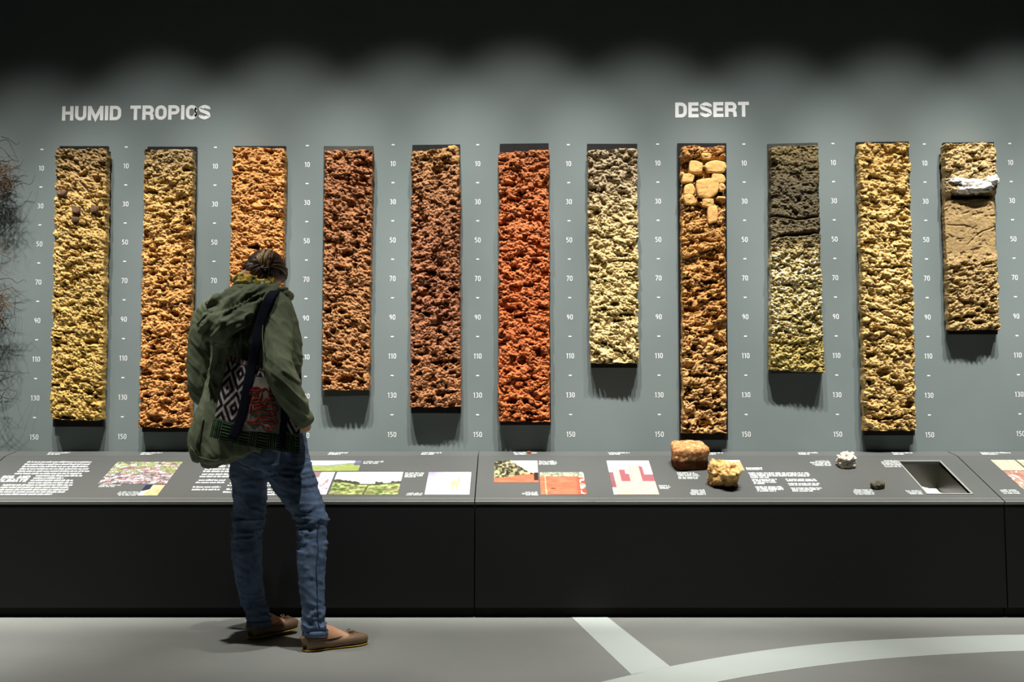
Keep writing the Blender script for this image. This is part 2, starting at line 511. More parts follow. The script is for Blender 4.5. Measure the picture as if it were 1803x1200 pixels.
def slab_on(x0, x1, t0, t1, th, g=on, top=0.0):
    V = [g(x, t, h) for x in (x0, x1) for t in (t0, t1) for h in (top - th, top)]
    return V, [[0, 1, 3, 2], [4, 6, 7, 5], [0, 4, 5, 1], [2, 3, 7, 6], [0, 2, 6, 4], [1, 5, 7, 3]]

SEAM = [S(-806 + 31 - 9, 803)[0], S(9, 803)[0], S(842, 803)[0], S(1683, 800)[0], S(2520, 800)[0]]
hx0, ht1 = S(1584, 811.5); hx1, _ = S(1658, 811.5); hx2, ht0 = S(1630, 869); hx3, _ = S(1708, 868.5)
HX0, HX1, HT0, HT1 = (hx0 + hx2) / 2, (hx1 + hx3) / 2, ht0, ht1
PLAB = ['far-left grey-topped plinth cut off by the picture edge', 'long grey-topped black plinth in front of the person, under SOIL AND CLIMATE text',
        'grey-topped black plinth with rocks and a salt tray, under the desert slabs', 'right-hand grey-topped plinth cut off by the picture edge']
PL = []
for i in range(4):
    x0, x1 = SEAM[i] + .0025, SEAM[i + 1] - .0025
    e = empty('display_plinth', ((x0 + x1) / 2, -0.3, 0))
    tag(e, PLAB[i], 'plinth', 'display plinths along the wall'); PL.append(e)
    th = 0.016
    if i == 2:
        gp = join([slab_on(x0, HX0, 0, TL_, th), slab_on(HX1, x1, 0, TL_, th), slab_on(HX0, HX1, 0, HT0, th), slab_on(HX0, HX1, HT1, TL_, th)])
    else: gp = slab_on(x0, x1, 0, TL_, th)
    mk('graphic_panel', *gp, M_PANEL, e)
    mk('ledge', *slab_on(x0, x1, 0.002, LW, th, onl), M_LEDGE, e)
    mk('edge_trim', *slab_on(x0, x1, -0.004, 0.0, 0.014), M_EDGE, e)
    mk('groove_line', *slab_on(x0, x1, 0.030, 0.0325, 0.0005, on, 0.0006), M_EDGE, e)
    mk('front_panel', *box(x0, x1, YF + .004, YF + .022, 0.045, ZF - 0.016, 0.0015), M_BLACK, e)
    V = [Vector((x, y, z)) for x in (x0, x1) for y, z in ((YF + .022, 0.045), (0 - .002, 0.045), (0 - .002, ZR - .03), (YK, ZK - .045 if i != 2 else ZK - .045), (YF + .022, ZF - .03))]
    if i == 2:
        # cabinet carcass left open under the tray: two side cheeks
        for xa, xb in ((x0, x0 + .018), (x1 - .018, x1)):
            W = [Vector((xx, p.y, p.z)) for xx in (xa, xb) for p in V[:5]]
            mk('side_cheek', W, [[0, 1, 2, 3, 4], [9, 8, 7, 6, 5]] + [[k, 5 + k, 5 + (k + 1) % 5, (k + 1) % 5] for k in range(5)], M_BLACK, e)
    else:
        mk('carcass', V, [[0, 1, 2, 3, 4], [9, 8, 7, 6, 5]] + [[k, 5 + k, 5 + (k + 1) % 5, (k + 1) % 5] for k in range(5)], M_BLACK, e)
    mk('toe_kick', *box(x0, x1, YF + .045, YF + .06, 0.0, 0.045), M_KICK, e)

# ---- sunken tray with white salt in the third plinth
M_TRAY = plain('tray_steel', (52, 52, 42), 0.32, 0.5, 0.08, 12, 0, 0.35)
M_SALT = plain('white_salt', (244, 242, 236), 0.8, 0.2, 0.05, 300, 0.6)
tr = empty('sunken_tray', on((HX0 + HX1) / 2, HT0, -0.14), PL[2])
D_ = 0.15
for nm, q in (('tray_wall', [(HX0, HT0), (HX0, HT1)]), ('tray_wall', [(HX0, HT1), (HX1, HT1)]), ('tray_wall', [(HX1, HT1), (HX1, HT0)]), ('tray_wall', [(HX1, HT0), (HX0, HT0)])):
    (xa, ta), (xb, tb) = q
    nx, nt = (tb - ta), -(xb - xa); Ln = math.hypot(nx, nt); nx, nt = -nx / Ln * .003, -nt / Ln * .003
    V = [on(xa, ta, 0), on(xb, tb, 0), on(xb, tb, -D_), on(xa, ta, -D_), on(xa + nx, ta + nt, 0), on(xb + nx, tb + nt, 0), on(xb + nx, tb + nt, -D_), on(xa + nx, ta + nt, -D_)]
    mk(nm, V, [[0, 1, 2, 3], [7, 6, 5, 4], [0, 4, 5, 1], [2, 6, 7, 3], [1, 5, 6, 2], [0, 3, 7, 4]], M_TRAY, tr)
mk('tray_floor', *slab_on(HX0, HX1, HT0, HT1, .004, on, -D_), M_TRAY, tr)
for xa, xb, ta, tb in ((HX0 - .004, HX0 + .003, HT0 - .004, HT1 + .004), (HX1 - .003, HX1 + .004, HT0 - .004, HT1 + .004), (HX0, HX1, HT1 - .003, HT1 + .004), (HX0, HX1, HT0 - .004, HT0 + .003)):
    mk('tray_rim', *slab_on(xa, xb, ta, tb, .004, on, .0022), M_EDGE, tr)
# salt heap lying in the tray, piled against its front left
ng = 44
gx, gt = np.meshgrid(np.linspace(0, 1, ng), np.linspace(0, 1, ng), indexing='ij')
hh = 0.150 * np.clip(1.34 - 0.85 * gx - 1.45 * gt, 0.03, .95) + 0.006 * fbm(gx * 12, gt * 12, 5)
V = [on(HX0 + .004 + (HX1 - HX0 - .008) * a, HT0 + .004 + (HT1 - HT0 - .008) * b, -D_ + c) for a, b, c in zip(gx.ravel(), gt.ravel(), hh.ravel())]
tag(mk('salt_heap', V, grid_faces(ng, ng), M_SALT, smooth=True), 'heap of white salt inside the sunken tray', 'salt', kind='stuff')

# ---- printed photographs on the plinth tops
def colmix(a, b, f):
    f = np.clip(f, 0, 1)[..., None]
    return np.asarray(a, float) * (1 - f) + np.asarray(b, float) * f
def ss(e0, e1, x):
    t = np.clip((x - e0) / (e1 - e0 + 1e-9), 0, 1); return t * t * (3 - 2 * t)
def full(s, c): return np.ones(s.shape + (3,)) * np.asarray(c, float)
def ph_leaves(s, t):
    f1, f2, cid = worley(s * 26 + 2 * fbm(s * 9, t * 9, 1), t * 15, 3)
    f1b, f2b, cb = worley(s * 14 + t * 6, t * 22 - s * 5, 8)
    c = colmix((95, 80, 85), (200, 190, 185), cid)
    c = colmix(c, (160, 175, 90), ((cb > .62) & (t > .45)) * .8)
    c = colmix(c, (245, 240, 240), (cb < .22) * .75)
    c = colmix(c, (190, 110, 110), (np.abs(cb - .45) < .06) * .7)
    c = colmix(c, (60, 45, 55), ss(.12, .02, f2 - f1) * .8)
    return colmix(c, (175, 195, 110), ss(.75, .95, t) * .5 * (cid > .4))
def ph_small(s, t):
    c = colmix((222, 150, 70), (245, 222, 170), fbm(s * 5, t * 5, 2))
    c = colmix(c, (30, 40, 75), ((s < .38) & (t > .35 + s * .6)) * 1.0)
    return colmix(c, (245, 245, 248), ss(.35, .15, s) * (t < .4))
def ph_mist(s, t):
    hill = .5 + .25 * ss(.3, .95, s) + .1 * fbm(s * 8, s * 0, 2)
    c = colmix((206, 222, 240), (252, 252, 255), fbm(s * 4, t * 4, 1))
    c = colmix(c, (130, 150, 140), (t < hill) * 1.0)
    c = colmix(c, colmix((120, 145, 60), (190, 190, 90), fbm(s * 14, t * 18, 3)), (t < hill - .16 + .1 * fbm(s * 20, t * 9, 6)) * 1.0)
    return colmix(c, (90, 80, 120), ((s > .88) & (t > .55)) * .8)
def ph_map(s, t):
    c = colmix((236, 226, 234), (255, 250, 255), fbm(s * 6, t * 6, 7))
    r = np.abs(fbm(s * 5, t * 4, 4) - .5)
    c = colmix(c, (160, 100, 120), (r < .03) * .8)
    return colmix(c, (110, 60, 70), ((np.abs(s - .55) < .1) & (t > .75)) * .7)
def ph_green(s, t):
    c = colmix((200, 226, 250), (255, 255, 255), ss(.0, .5, s) * .8 + .2 * fbm(s * 4, t * 5, 2))
    hz = .47 + .06 * ss(.55, 1.0, s) + .12 * ss(.42, .1, s)
    tree = hz + .16 * fbm(s * 22, s * 3, 5) * ((s < .4) | ((s > .62) & (s < .74)) | (s > .85))
    c = colmix(c, colmix((45, 50, 35), (100, 95, 60), fbm(s * 40, t * 40, 1)), (t < tree) * 1.0)
    c = colmix(c, colmix((78, 100, 40), (196, 206, 110), ss(.25, .75, fbm(s * 20, t * 22, 3))), (t < hz - .06) * 1.0)
    c = colmix(c, (140, 120, 75), ss(.55, .7, fbm(s * 7, t * 16, 9)) * (t < .35))
    return colmix(c, (60, 65, 35), ((np.abs(s - (.52 + .08 * (t - .3))) < .012) & (t < .4)) * .8)
def ph_llama(s, t):
    c = colmix((190, 180, 205), (250, 244, 248), fbm(s * 9, t * 14, 3) + .3 * (t < .5))
    c = colmix(c, (150, 140, 185), ss(.45, .95, t) * ss(.4, .1, s) * .8)
    for a, b, ra, rb, col in ((.38, .55, .06, .2, (250, 240, 205)), (.34, .8, .025, .14, (250, 235, 180)), (.64, .5, .11, .12, (240, 175, 120)), (.73, .66, .03, .13, (240, 170, 110)), (.6, .3, .02, .16, (235, 165, 110)), (.7, .3, .02, .16, (235, 165, 110))):
        c = colmix(c, col, (((s - a) / ra) ** 2 + ((t - b) / rb) ** 2 < 1) * .95)
    return c
def ph_road(s, t):
    c = colmix((225, 238, 250), (255, 255, 255), ss(.3, .8, s))
    edge = .97 - .62 * ss(.25, .95, s) + .12 * fbm(s * 20, t * 12, 3)
    c = colmix(c, colmix((34, 38, 26), (190, 182, 120), ss(.25, .75, fbm(s * 20, t * 14, 4))), (t < edge) * 1.0)
    c = colmix(c, (70, 55, 60), (fbm(s * 18, t * 16, 11) > .58) * (t < edge) * (t > .5) * .8)
    gr = .22 + .14 * ss(.1, .8, s)
    c = colmix(c, colmix((190, 80, 40), (226, 115, 65), fbm(s * 5, t * 14, 6)), (t < gr) * 1.0)
    return colmix(c, (40, 25, 25), ((s > .9) & (t > .1) & (t < .45)) * .85)
def ph_profile(s, t):
    c = colmix((190, 78, 35), (226, 122, 66), fbm(s * 6, t * 12, 3))
    c = colmix(c, (150, 50, 25), ss(.75, .9, s) * .6)
    c = colmix(c, (255, 215, 150), ((np.abs(s - .125 + .01 * t) < .012) & (np.sin(t * 70) > -.2)) * 1.0)
    c = colmix(c, colmix((70, 80, 60), (226, 232, 200), fbm(s * 26, t * 18, 8)), ss(.80, .86, t + .06 * fbm(s * 12, t * 3, 1)))
    c = colmix(c, (60, 30, 20), ((np.abs(t - .27) < .018) & (np.abs(s - .28) < .05)) * .9)
    return colmix(c, (255, 236, 205), ((s > .88) & (fbm(s * 16, t * 14, 5) > .5)) * .9)
def ph_fort(s, t):
    c = full(s, (252, 252, 255))
    bl = colmix((226, 170, 140), (250, 218, 186), fbm(s * 30, t * 24, 2))
    ln = (np.abs((t * 11) % 1 - .5) > .44) | (np.abs((s * 9 + .5 * np.floor(t * 11)) % 1 - .5) > .46)
    bl = colmix(bl, (198, 120, 100), ln * .6)
    body = (t < .38) | ((s > .15) & (s < .24) & (t < .74)) | ((s > .45) & (s < .72) & (t < .84))
    side = ((s >= .24) & (s < .45) & (t < .72 - .12 * (s > .37)) & (t > .38)) | ((s >= .72) & (s < .8) & (t < .84 - .3 * (s - .72))) | ((s > .8) & (t < .58))
    c = colmix(c, (168, 84, 92), side * 1.0)
    c = colmix(c, bl, body * 1.0)
    c = colmix(c, (140, 70, 75), ((s < .1) & (t > .2) & (t < .65)) * .9)
    return colmix(c, (250, 246, 246), ((s < .06) & (t < .2)) * 1.0)
def ph_sand(s, t):
    c = colmix((200, 150, 85), (232, 196, 130), fbm(s * 14, t * 12, 3))
    return colmix(c, (240, 236, 224), (t > .82) * 1.0)
def ph_dune(s, t): return colmix(colmix((150, 85, 70), (226, 165, 130), fbm(s * 4, t * 5 + s * 2, 3)), (250, 236, 220), (fbm(s * 9, t * 9, 4) > .68) * .8)
def ph_speck(s, t): return colmix(colmix((205, 165, 120), (250, 226, 190), fbm(s * 18, t * 16, 5)), (120, 90, 70), (fbm(s * 30, t * 30, 9) > .66) * .6)

def photo(plinth, uT0, uT1, vT, vB, fn, lab, n=(90, 56), name='photo_print'):
    x0, t1 = S(uT0, vT); x1, _ = S(uT1, vT); _, t0 = S((uT0 + uT1) / 2, vB)
    s, t = np.meshgrid(np.linspace(0, 1, n[0]), np.linspace(0, 1, n[1]), indexing='ij')
    C = slin(fn(s, t)) * 0.9
    C = C * .8 + .2 * C.mean(-1, keepdims=True)
    V = [on(x0 + (x1 - x0) * a, t0 + (t1 - t0) * b, .0012) for a, b in zip(s.ravel(), t.ravel())]
    o = mk(name, V, grid_faces(*n)[:, ::-1], M_PHOTO, plinth, cols=C.reshape(-1, 3))
    o['label'] = lab
photo(PL[1], 207, 322, 813, 851.5, ph_leaves, 'printed photo of leaf litter', (130, 60))
photo(PL[1], 257, 291, 853.5, 872, ph_small, 'small printed photo of orange soil')
photo(PL[1], 540, 637, 811, 829, ph_mist, 'printed photo of misty green hills')
photo(PL[1], 522, 590, 831, 870.5, ph_map, 'pale pink printed map')
photo(PL[1], 594, 710, 831, 870.5, ph_green, 'printed photo of green savanna with trees', (140, 60))
photo(PL[1], 755, 830, 831, 870.5, ph_llama, 'printed photo of two llamas')
photo(PL[2], 871, 946, 811, 849, ph_road, 'printed photo of trees beside a red road', (110, 60))
photo(PL[2], 950, 1027, 831, 870.5, ph_profile, 'printed photo of a red soil profile')
photo(PL[2], 1068, 1142, 811, 870.5, ph_fort, 'printed photo of a pink stone fort', (120, 90))
photo(PL[2], 1265, 1302, 810, 828, ph_sand, 'small printed photo of sand')
photo(PL[3], 1744, 1786, 809.5, 828, ph_speck, 'small printed photo of pale gravel')
photo(PL[3], 1766, 1830, 829, 869, ph_dune, 'printed photo of reddish dunes')
photo(PL[3], 1790, 1840, 809.5, 828, ph_sand, 'small printed photo of sand')

# ---- printed text on the plinth tops: headings in letters, the unreadably small body text as rows of tiny strokes
RT = random.Random(4)
def heading(plinth, txt, u0, u1, vT, vB, name='panel_heading'):
    g, W = text2d(txt, .22, .72, .1, .42)
    x0, t0 = S(u0, vB); x1, _ = S(u1, vB); _, t1 = S(u0, vT)
    V, F = join([([on(x0 + p[0] / W * (x1 - x0), t0 + p[1] * (t1 - t0), .0012 + p[2]) for p in v], f) for ch, v, f in g])
    o = mk(name, V, F, M_TEXT, plinth); o['label'] = 'white heading reading ' + txt
def lines(plinth, rows, mat, name='text_block', g=None, hpx=2.6):
    """rows: (u0, u1, v) ; every line is a row of letter-sized strokes"""
    V, F = [], []
    for u0, u1, v in rows:
        if g is None:
            xa, tb = S(u0, v + hpx / 2); xb, _ = S(u1, v + hpx / 2); _, tt = S(u0, v - hpx / 2); put = on
        else:
            xa, tb, xb, tt = g(u0, u1, v, hpx); put = onl
        H = tt - tb; x = xa; lw = 0.0052
        while x < xb:
            for k in range(RT.choice((2, 3, 4, 5, 6, 7, 8))):
                if x > xb: break
                w = lw * RT.choice((.55, .8, .8, .95)); h0, h1 = (0, RT.choice((.72, .72, .72, 1.0)))
                n = len(V)
                V += [put(x, tb + h0 * H, .001), put(x + w, tb + h0 * H, .001), put(x + w, tb + h1 * H, .001), put(x, tb + h1 * H, .001)]
                F.append([n, n + 1, n + 2, n + 3]); x += w + .0011
            x += .0042
    return tag(mk(name, V, F, mat, plinth), kind='stuff')
heading(PL[1], 'SOIL AND', 1, 50, 837.2, 842.2)
heading(PL[1], 'CLIMATE', -6, 45, 843.2, 848.2)
rr = []
for k, (a, b) in enumerate(((47, 160), (42, 158), (38, 152), (34, 153), (30, 156), (25, 141), (62, 143), (58, 110), (53, 127), (49, 126), (4, 125), (-14, 119), (-18, 119), (-24, 111), (-29, 90))):
    rr.append((a, b, 813 + k * 4.05))
lines(PL[1], rr, M_TEXT)
heading(PL[1], 'HUMID TROPICS', 366, 440, 818.5, 822.5)
lines(PL[1], [(360, 440, 825.5), (357, 440, 829.5), (355, 415, 834.5), (351, 412, 838.5), (349, 396, 845), (344, 396, 849), (339, 388, 857), (337, 385, 861.5)], M_TEXT)
lines(PL[1], [(404, 520, 850), (400, 515, 854), (398, 518, 861), (392, 510, 866), (470, 540, 870)], M_TEXT)
lines(PL[1], [(176, 212, 853.5), (173, 200, 856)], M_CAP)
lines(PL[1], [(209, 243, 866), (206, 241, 868.8), (208, 238, 871.2)], M_CAP)
lines(PL[1], [(640, 674, 812.5), (639, 664, 815.2)], M_CAP)
lines(PL[1], [(713, 745, 832.3), (713, 744, 834.8), (712, 743, 837.2), (712, 731, 839)], M_CAP)
lines(PL[1], [(717, 743, 868.2), (715, 742, 870.6)], M_CAP)
lines(PL[2], [(949, 979, 812), (949, 980, 814.5), (949, 979, 816.6)], M_CAP)
lines(PL[2], [(925, 946, 866.2), (919, 947, 868.6), (926, 947, 870.6)], M_CAP)
lines(PL[2], [(1160, 1178, 854.5), (1161, 1180, 857), (1162, 1178, 859.3)], M_CAP)
lines(PL[2], [(1192, 1223, 832), (1193, 1229, 834.6), (1195, 1231, 837.2), (1195, 1228, 839.8), (1195, 1229, 841.8)], M_CAP)
lines(PL[2], [(1217, 1240, 862.5), (1217, 1242, 865), (1215, 1242, 867.5), (1217, 1242, 869.8)], M_CAP)
heading(PL[2], 'DESERT', 1315, 1344, 823, 827.2)
lines(PL[2], [(1318, 1424, 832.4), (1320, 1425, 834.9), (1321, 1425, 837.5), (1322, 1354, 840), (1324, 1367, 843.6), (1325, 1364, 846), (1327, 1367, 848.6), (1328, 1347, 851), (1330, 1376, 856.6), (1332, 1378, 859), (1333, 1379, 861.4), (1334, 1367, 864)], M_TEXT, hpx=2.0)
lines(PL[2], [(1384, 1435, 843.6), (1386, 1438, 846), (1388, 1443, 851), (1390, 1440, 853.6), (1393, 1445, 858.8), (1395, 1445, 861.4), (1396, 1432, 864)], M_TEXT, hpx=2.0)
lines(PL[2], [(1436, 1460, 811.6), (1427, 1462, 814), (1431, 1463, 816.4), (1436, 1464, 818.8)], M_CAP)
lines(PL[2], [(1505, 1535, 862), (1504, 1538, 864.5), (1504, 1540, 867), (1507, 1540, 869.4)], M_CAP)
lines(PL[2], [(1557, 1582, 811), (1553, 1584, 813.4), (1554, 1586, 815.8), (1557, 1587, 818), (1559, 1588, 821)], M_CAP)
lines(PL[2], [(1596, 1622, 864), (1599, 1624, 866.6), (1603, 1625, 868.8)], M_CAP)
lines(PL[3], [(1762, 1790, 862.6), (1764, 1794, 865.2), (1768, 1796, 868)], M_CAP)
def ledge_g(u0, u1, v, h):
    d = []
    for vv in (v + h / 2, v - h / 2):
        r_ = ray(u0, vv); o = Vector((0, -DW, CH)); p0 = Vector((0, YK, ZK)); k = (p0 - o).dot(LN) / r_.dot(LN); q = o + r_ * k
        r2 = ray(u1, vv); k2 = (p0 - o).dot(LN) / r2.dot(LN)
        d.append((q.x, (q - p0).dot(LT), (o + r2 * k2).x))
    return d[0][0], d[0][1], d[0][2], d[1][1]
for pl, a, b in ((1, 84, 121), (1, 248, 284), (1, 579, 612), (1, 743, 778), (2, 904, 945), (2, 1071, 1109), (2, 1243, 1274), (2, 1406, 1440), (2, 1572, 1607), (3, 1729, 1780)):
    o = lines(PL[pl], [(a, b, 796.9), (a - 2 if a < 900 else a + 2, a + (b - a) * .55, 799.4)], M_TEXT, 'slab_caption', ledge_g, 1.7)

# ================================================================== THE SOIL SLABS
TH = 0.078
def soil_slab(idx, quad, brd, length_stops, pits, label, lump=1.0, fine=1.0, extra=None, seed=0, board_mat=None, ncell=(104, None), yf=-TH, matkw={}, big=0.0, aniso=0.75, top_rough=.006, edge=.006):
    (tlu, tlv), (tru, trv), (bru, brv), (blu, blv) = quad
    pc = [P(u, v, yf) for u, v in quad]
    zb = min(pc[2].z, pc[3].z); zt = max(pc[0].z, pc[1].z)
    xc = (pc[2].x + pc[3].x) / 2
    e = empty('soil_monolith', (xc, 0, zb)); tag(e, label, 'soil slab', 'soil profile slabs hung on the wall')
    # backing board
    b = [P(u, v, -0.02) for u, v in brd]
    bw = []
    for y in (-0.02, -0.0005):
        bw += [(p.x, y, p.z) for p in b]
    mk('backing_board', bw, [[3, 2, 1, 0], [4, 5, 6, 7], [0, 1, 5, 4], [1, 2, 6, 5], [2, 3, 7, 6], [3, 0, 4, 7]], board_mat or M_BOARD, e)
    ns = ncell[0]; nt = int((zt - zb) / 0.0027)
    K = 5
    i = np.clip((np.arange(ns + 2 * K) - K) / (ns - 1.0), 0, 1); j = np.clip((np.arange(nt + 2 * K) - K) / (nt - 1.0), 0, 1)
    oi = np.maximum(np.maximum(K - np.arange(ns + 2 * K), np.arange(ns + 2 * K) - (ns + K - 1)), 0) / K
    oj = np.maximum(np.maximum(K - np.arange(nt + 2 * K), np.arange(nt + 2 * K) - (nt + K - 1)), 0) / K
    s, t = np.meshgrid(i, j, indexing='ij')
    over = np.maximum(oi[:, None], oj[None, :])
    U = ((1 - t) * ((1 - s) * blu + s * bru) + t * ((1 - s) * tlu + s * tru))
    Vv = ((1 - t) * ((1 - s) * blv + s * brv) + t * ((1 - s) * tlv + s * trv))
    def bil(k): return (1 - t) * ((1 - s) * pc[3][k] + s * pc[2][k]) + t * ((1 - s) * pc[0][k] + s * pc[1][k])
    X, Z = bil(0), bil(2)
    sd = 100 * (idx + 1) + seed
    X = X + edge * 2.4 * ((fbm(Z * 22, Z * 0 + 3.3, sd + 61) - .5) * (1 - s) + (fbm(Z * 22, Z * 0 + 7.7, sd + 62) - .5) * s)
    Z = Z + top_rough * 2.4 * ((fbm(X * 30, X * 0 + 1.7, sd + 63) - .5) * t + (fbm(X * 30, X * 0 + 5.1, sd + 64) - .5) * (1 - t))
    wx = X + .012 * (fbm(X * 28, Z * 28, sd) - .5); wz = (Z + .012 * (fbm(X * 28 + 40, Z * 28, sd + 1) - .5)) / aniso
    wz = wz + X * .22 * math.sin(idx * 2.1)
    h = .018 * (fbm(wx * 11, wz * 13, sd + 2, 4) - .5)
    f1, f2, cid = worley(wx * 26, wz * 26, sd + 5)
    h += lump * (.009 * (np.sqrt(np.clip(1 - (f1 * 1.1) ** 2, 0, 1)) - .6) +   .009 * (cid - .5) * ss(0, .35, f2 - f1))
    g1, g2, gid = worley(wx * 62, wz * 62, sd + 9)
    h += fine * (.0066 * (np.sqrt(np.clip(1 - (g1 * 1.1) ** 2, 0, 1)) - .6) + .0105 * (gid - .5) * ss(0, .3, g2 - g1))
    q1, q2, qid = worley(wx * 135, wz * 135, sd + 13)
    h += fine * .0062 * (qid - .5 + .6 * (.5 - q1))
    h += fine * .005 * (fbm(X * 190, Z * 190, sd + 21, 3) - .5)
    # ragged hollows between the clods
    hol = fbm(wx * 30, wz * 38, sd + 31, 4)
    h -= .022 * lump * ss(.59, .645, hol)
    nzx = 10 * (fbm(X * 75, Z * 75, sd + 41) - .5); nzy = 8 * (fbm(X * 75 + 50, Z * 75, sd + 42) - .5)
    for pu, pv, ru, rv in pits:
        r = np.hypot((U + nzx * .8 - pu) / ru, (Vv + nzy * .8 - pv) / rv)
        h -= .042 * ss(1.08, .72, r)
    if big:
        b1, b2, bi = worley(wx * 13 + 1.2 * fbm(X * 20, Z * 20, sd + 80), wz * 14, sd + 81)
        h += big * (.030 * (bi - .5) * ss(0, .22, b2 - b1) - .012 * ss(.16, .02, b2 - b1))
    if extra is not None: h = extra(h, U, Vv, X, Z)
    h = np.clip(h, -(abs(yf) - .024), .03)
    h -= .010 * np.clip(np.maximum(ss(.06, 0, s), ss(.94, 1, s)), 0, 1) * .8
    Y = yf - h
    back = -.0195
    Yf = Y * (1 - over) + back * over
    inw = .010 * np.sin(over * math.pi / 2) * (1 + .8 * (fbm(Z * 90, Y * 90 + over * 3, sd + 70) - .5))
    sx = np.where(oi > 0, 1, 0)[:, None] * np.where(s < .5, 1, -1)
    sz = np.where(oj > 0, 1, 0)[None, :] * np.where(t < .5, 1, -1)
    ox = .006 * (fbm(Z * 70 + over * 4, over * 5, sd + 71) - .5) * (over > 0)
    X = X + sx * (ox - .3 * inw); Z = Z + sz * (ox + .3 * inw)
    V = np.stack([X.ravel(), Yf.ravel(), Z.ravel()], -1)
    mat = soil_mat('soil_%d' % idx, zt - zb, length_stops, **matkw)
    mk('soil', V, grid_faces(ns + 2 * K, nt + 2 * K)[:, ::-1], mat, e, smooth=True)
    return e

def blob(c, rx, ry, rz, seed, exp=3.2, amp=.12, fr=2.2, n=14, rot=0.0):
    """rounded stone: superellipsoid with noise"""
    th = np.linspace(0, math.pi, n + 1)[:, None]; ph = np.linspace(0, 2 * math.pi, n * 2, endpoint=False)[None, :]
    d = np.stack([np.sin(th) * np.cos(ph), np.sin(th) * np.sin(ph), np.cos(th) + 0 * ph], -1).reshape(-1, 3)
    r = (np.abs(d[:, 0]) ** exp + np.abs(d[:, 1]) ** exp + np.abs(d[:, 2]) ** exp) ** (-1 / exp)
    r *= 1 + amp * 2 * (fbm3(d * fr + seed * 3.1, seed, 3) - .5)
    p = d * r[:, None] * np.array([rx, ry, rz])
    cr, sr = math.cos(rot), math.sin(rot)
    p = np.stack([p[:, 0] * cr - p[:, 2] * sr, p[:, 1], p[:, 0] * sr + p[:, 2] * cr], -1)
    return p + np.array(tuple(c)), [f[::-1] for f in grid_faces(n + 1, n * 2, True).tolist()]
def stones(e, lst, mat, y, seed, dep=.022, name='stone', jit=.13):
    for k, (u0, u1, v0, v1) in enumerate(lst):
        c = P((u0 + u1) / 2, (v0 + v1) / 2, y); q = mpp(y); R_ = random.Random(seed + k)
        rx, rz = (u1 - u0) / 2 * q * 1.08, (v1 - v0) / 2 * q * 1.13
        n = 28; J = lambda: 1 - R_.uniform(0, .38); ro = R_.uniform(-.2, .2)
        cor = [(J(), -J()), (1.0, R_.uniform(-.3, .3)), (J(), J()), (R_.uniform(-.3, .3), 1.0), (-J(), J()), (-1.0, R_.uniform(-.3, .3)), (-J(), -J()), (R_.uniform(-.3, .3), -1.0)]
        for a in R_.sample((1, 3, 5, 7), 2): cor[a] = (cor[a][0] * .9, cor[a][1] * .9)
        cor = [np.array((c_[0] * math.cos(ro) - c_[1] * math.sin(ro) * rz / rx, c_[0] * math.sin(ro) * rx / rz * .6 + c_[1] * math.cos(ro))) for c_ in cor]; kn = 8; out = []
        for i in range(n):                                     # chipped straight edges, corners a little rounded
            f = i / n * kn; a = int(f) % kn; b = (a + 1) % kn; t = f - int(f)
            p = cor[a] * (1 - t) + cor[b] * t
            out.append(p * (1 - .06 * (2 * abs(t - .5)) ** 4 * (1 if (a % 2 == 0) == (t < .5) else 0)))
        V = []; tl = (R_.uniform(-.12, .12), R_.uniform(-.12, .12))
        for sc_, d_ in ((.98, -dep), (1.0, 0), (.99, dep * .55), (.92, dep * .85), (.78, dep * .97), (.45, dep * 1.0), (.04, dep * 1.02)):
            for p in out:
                V.append((c.x + p[0] * sc_ * rx, c.y - d_ - max(d_, 0) * (tl[0] * p[0] + tl[1] * p[1]), c.z + p[1] * sc_ * rz))
        V = np.array(V); nn = (fbm3(V * 70 + seed, seed, 3) - .5)
        V[:, 1] -= .006 * nn; V[:, 0] += .004 * (fbm3(V * 60 + 9, seed + 2, 2) - .5); V[:, 2] += .004 * (fbm3(V * 60 + 19, seed + 3, 2) - .5)
        mk(name, V, grid_faces(7, n, True).tolist(), mat, e, smooth=False)

E = {}
E[1] = soil_slab(1, [(98, 262), (187, 262), (177, 739), (88, 738)], [(105, 257), (190, 257), (180, 751), (93, 751)],
    [(0, (216, 174, 88)), (.3, (220, 180, 96)), (.78, (220, 178, 104)), (.87, (200, 160, 96)), (.95, (160, 130, 82)), (1, (140, 112, 72))],
    [(148, 308, 9, 4), (172, 317, 8, 6), (174, 381, 6, 6), (154, 440, 7, 7), (164, 481, 9, 5), (132, 492, 8, 4), (157, 603, 12, 5), (100, 611, 6, 4), (125, 650, 8, 4), (157, 689, 8, 5), (118, 734, 16, 4), (168, 697, 5, 4)],
    'yellow soil slab with a greyish top and dark pebbles, leftmost of the row', lump=.8)
E[2] = soil_slab(2, [(254, 264), (338, 264), (332, 752), (244, 752)], [(260, 258), (346, 258), (338, 760), (250, 760)],
    [(0, (220, 148, 80)), (.35, (222, 154, 82)), (.65, (216, 160, 88)), (.85, (208, 166, 96)), (.96, (176, 146, 94)), (1, (156, 130, 88))],
    [(265, 339, 12, 5), (294, 392, 8, 4), (328, 393, 7, 4), (326, 300, 8, 4), (270, 443, 7, 4), (309, 464, 10, 5), (268, 483, 7, 5), (286, 498, 10, 4), (306, 553, 8, 5), (270, 614, 6, 5), (258, 660, 14, 4), (288, 667, 12, 5), (317, 670, 8, 8), (298, 694, 8, 6), (258, 700, 7, 4), (273, 737, 13, 8), (294, 746, 10, 4)],
    'ochre soil slab turning orange downwards, second from the left')
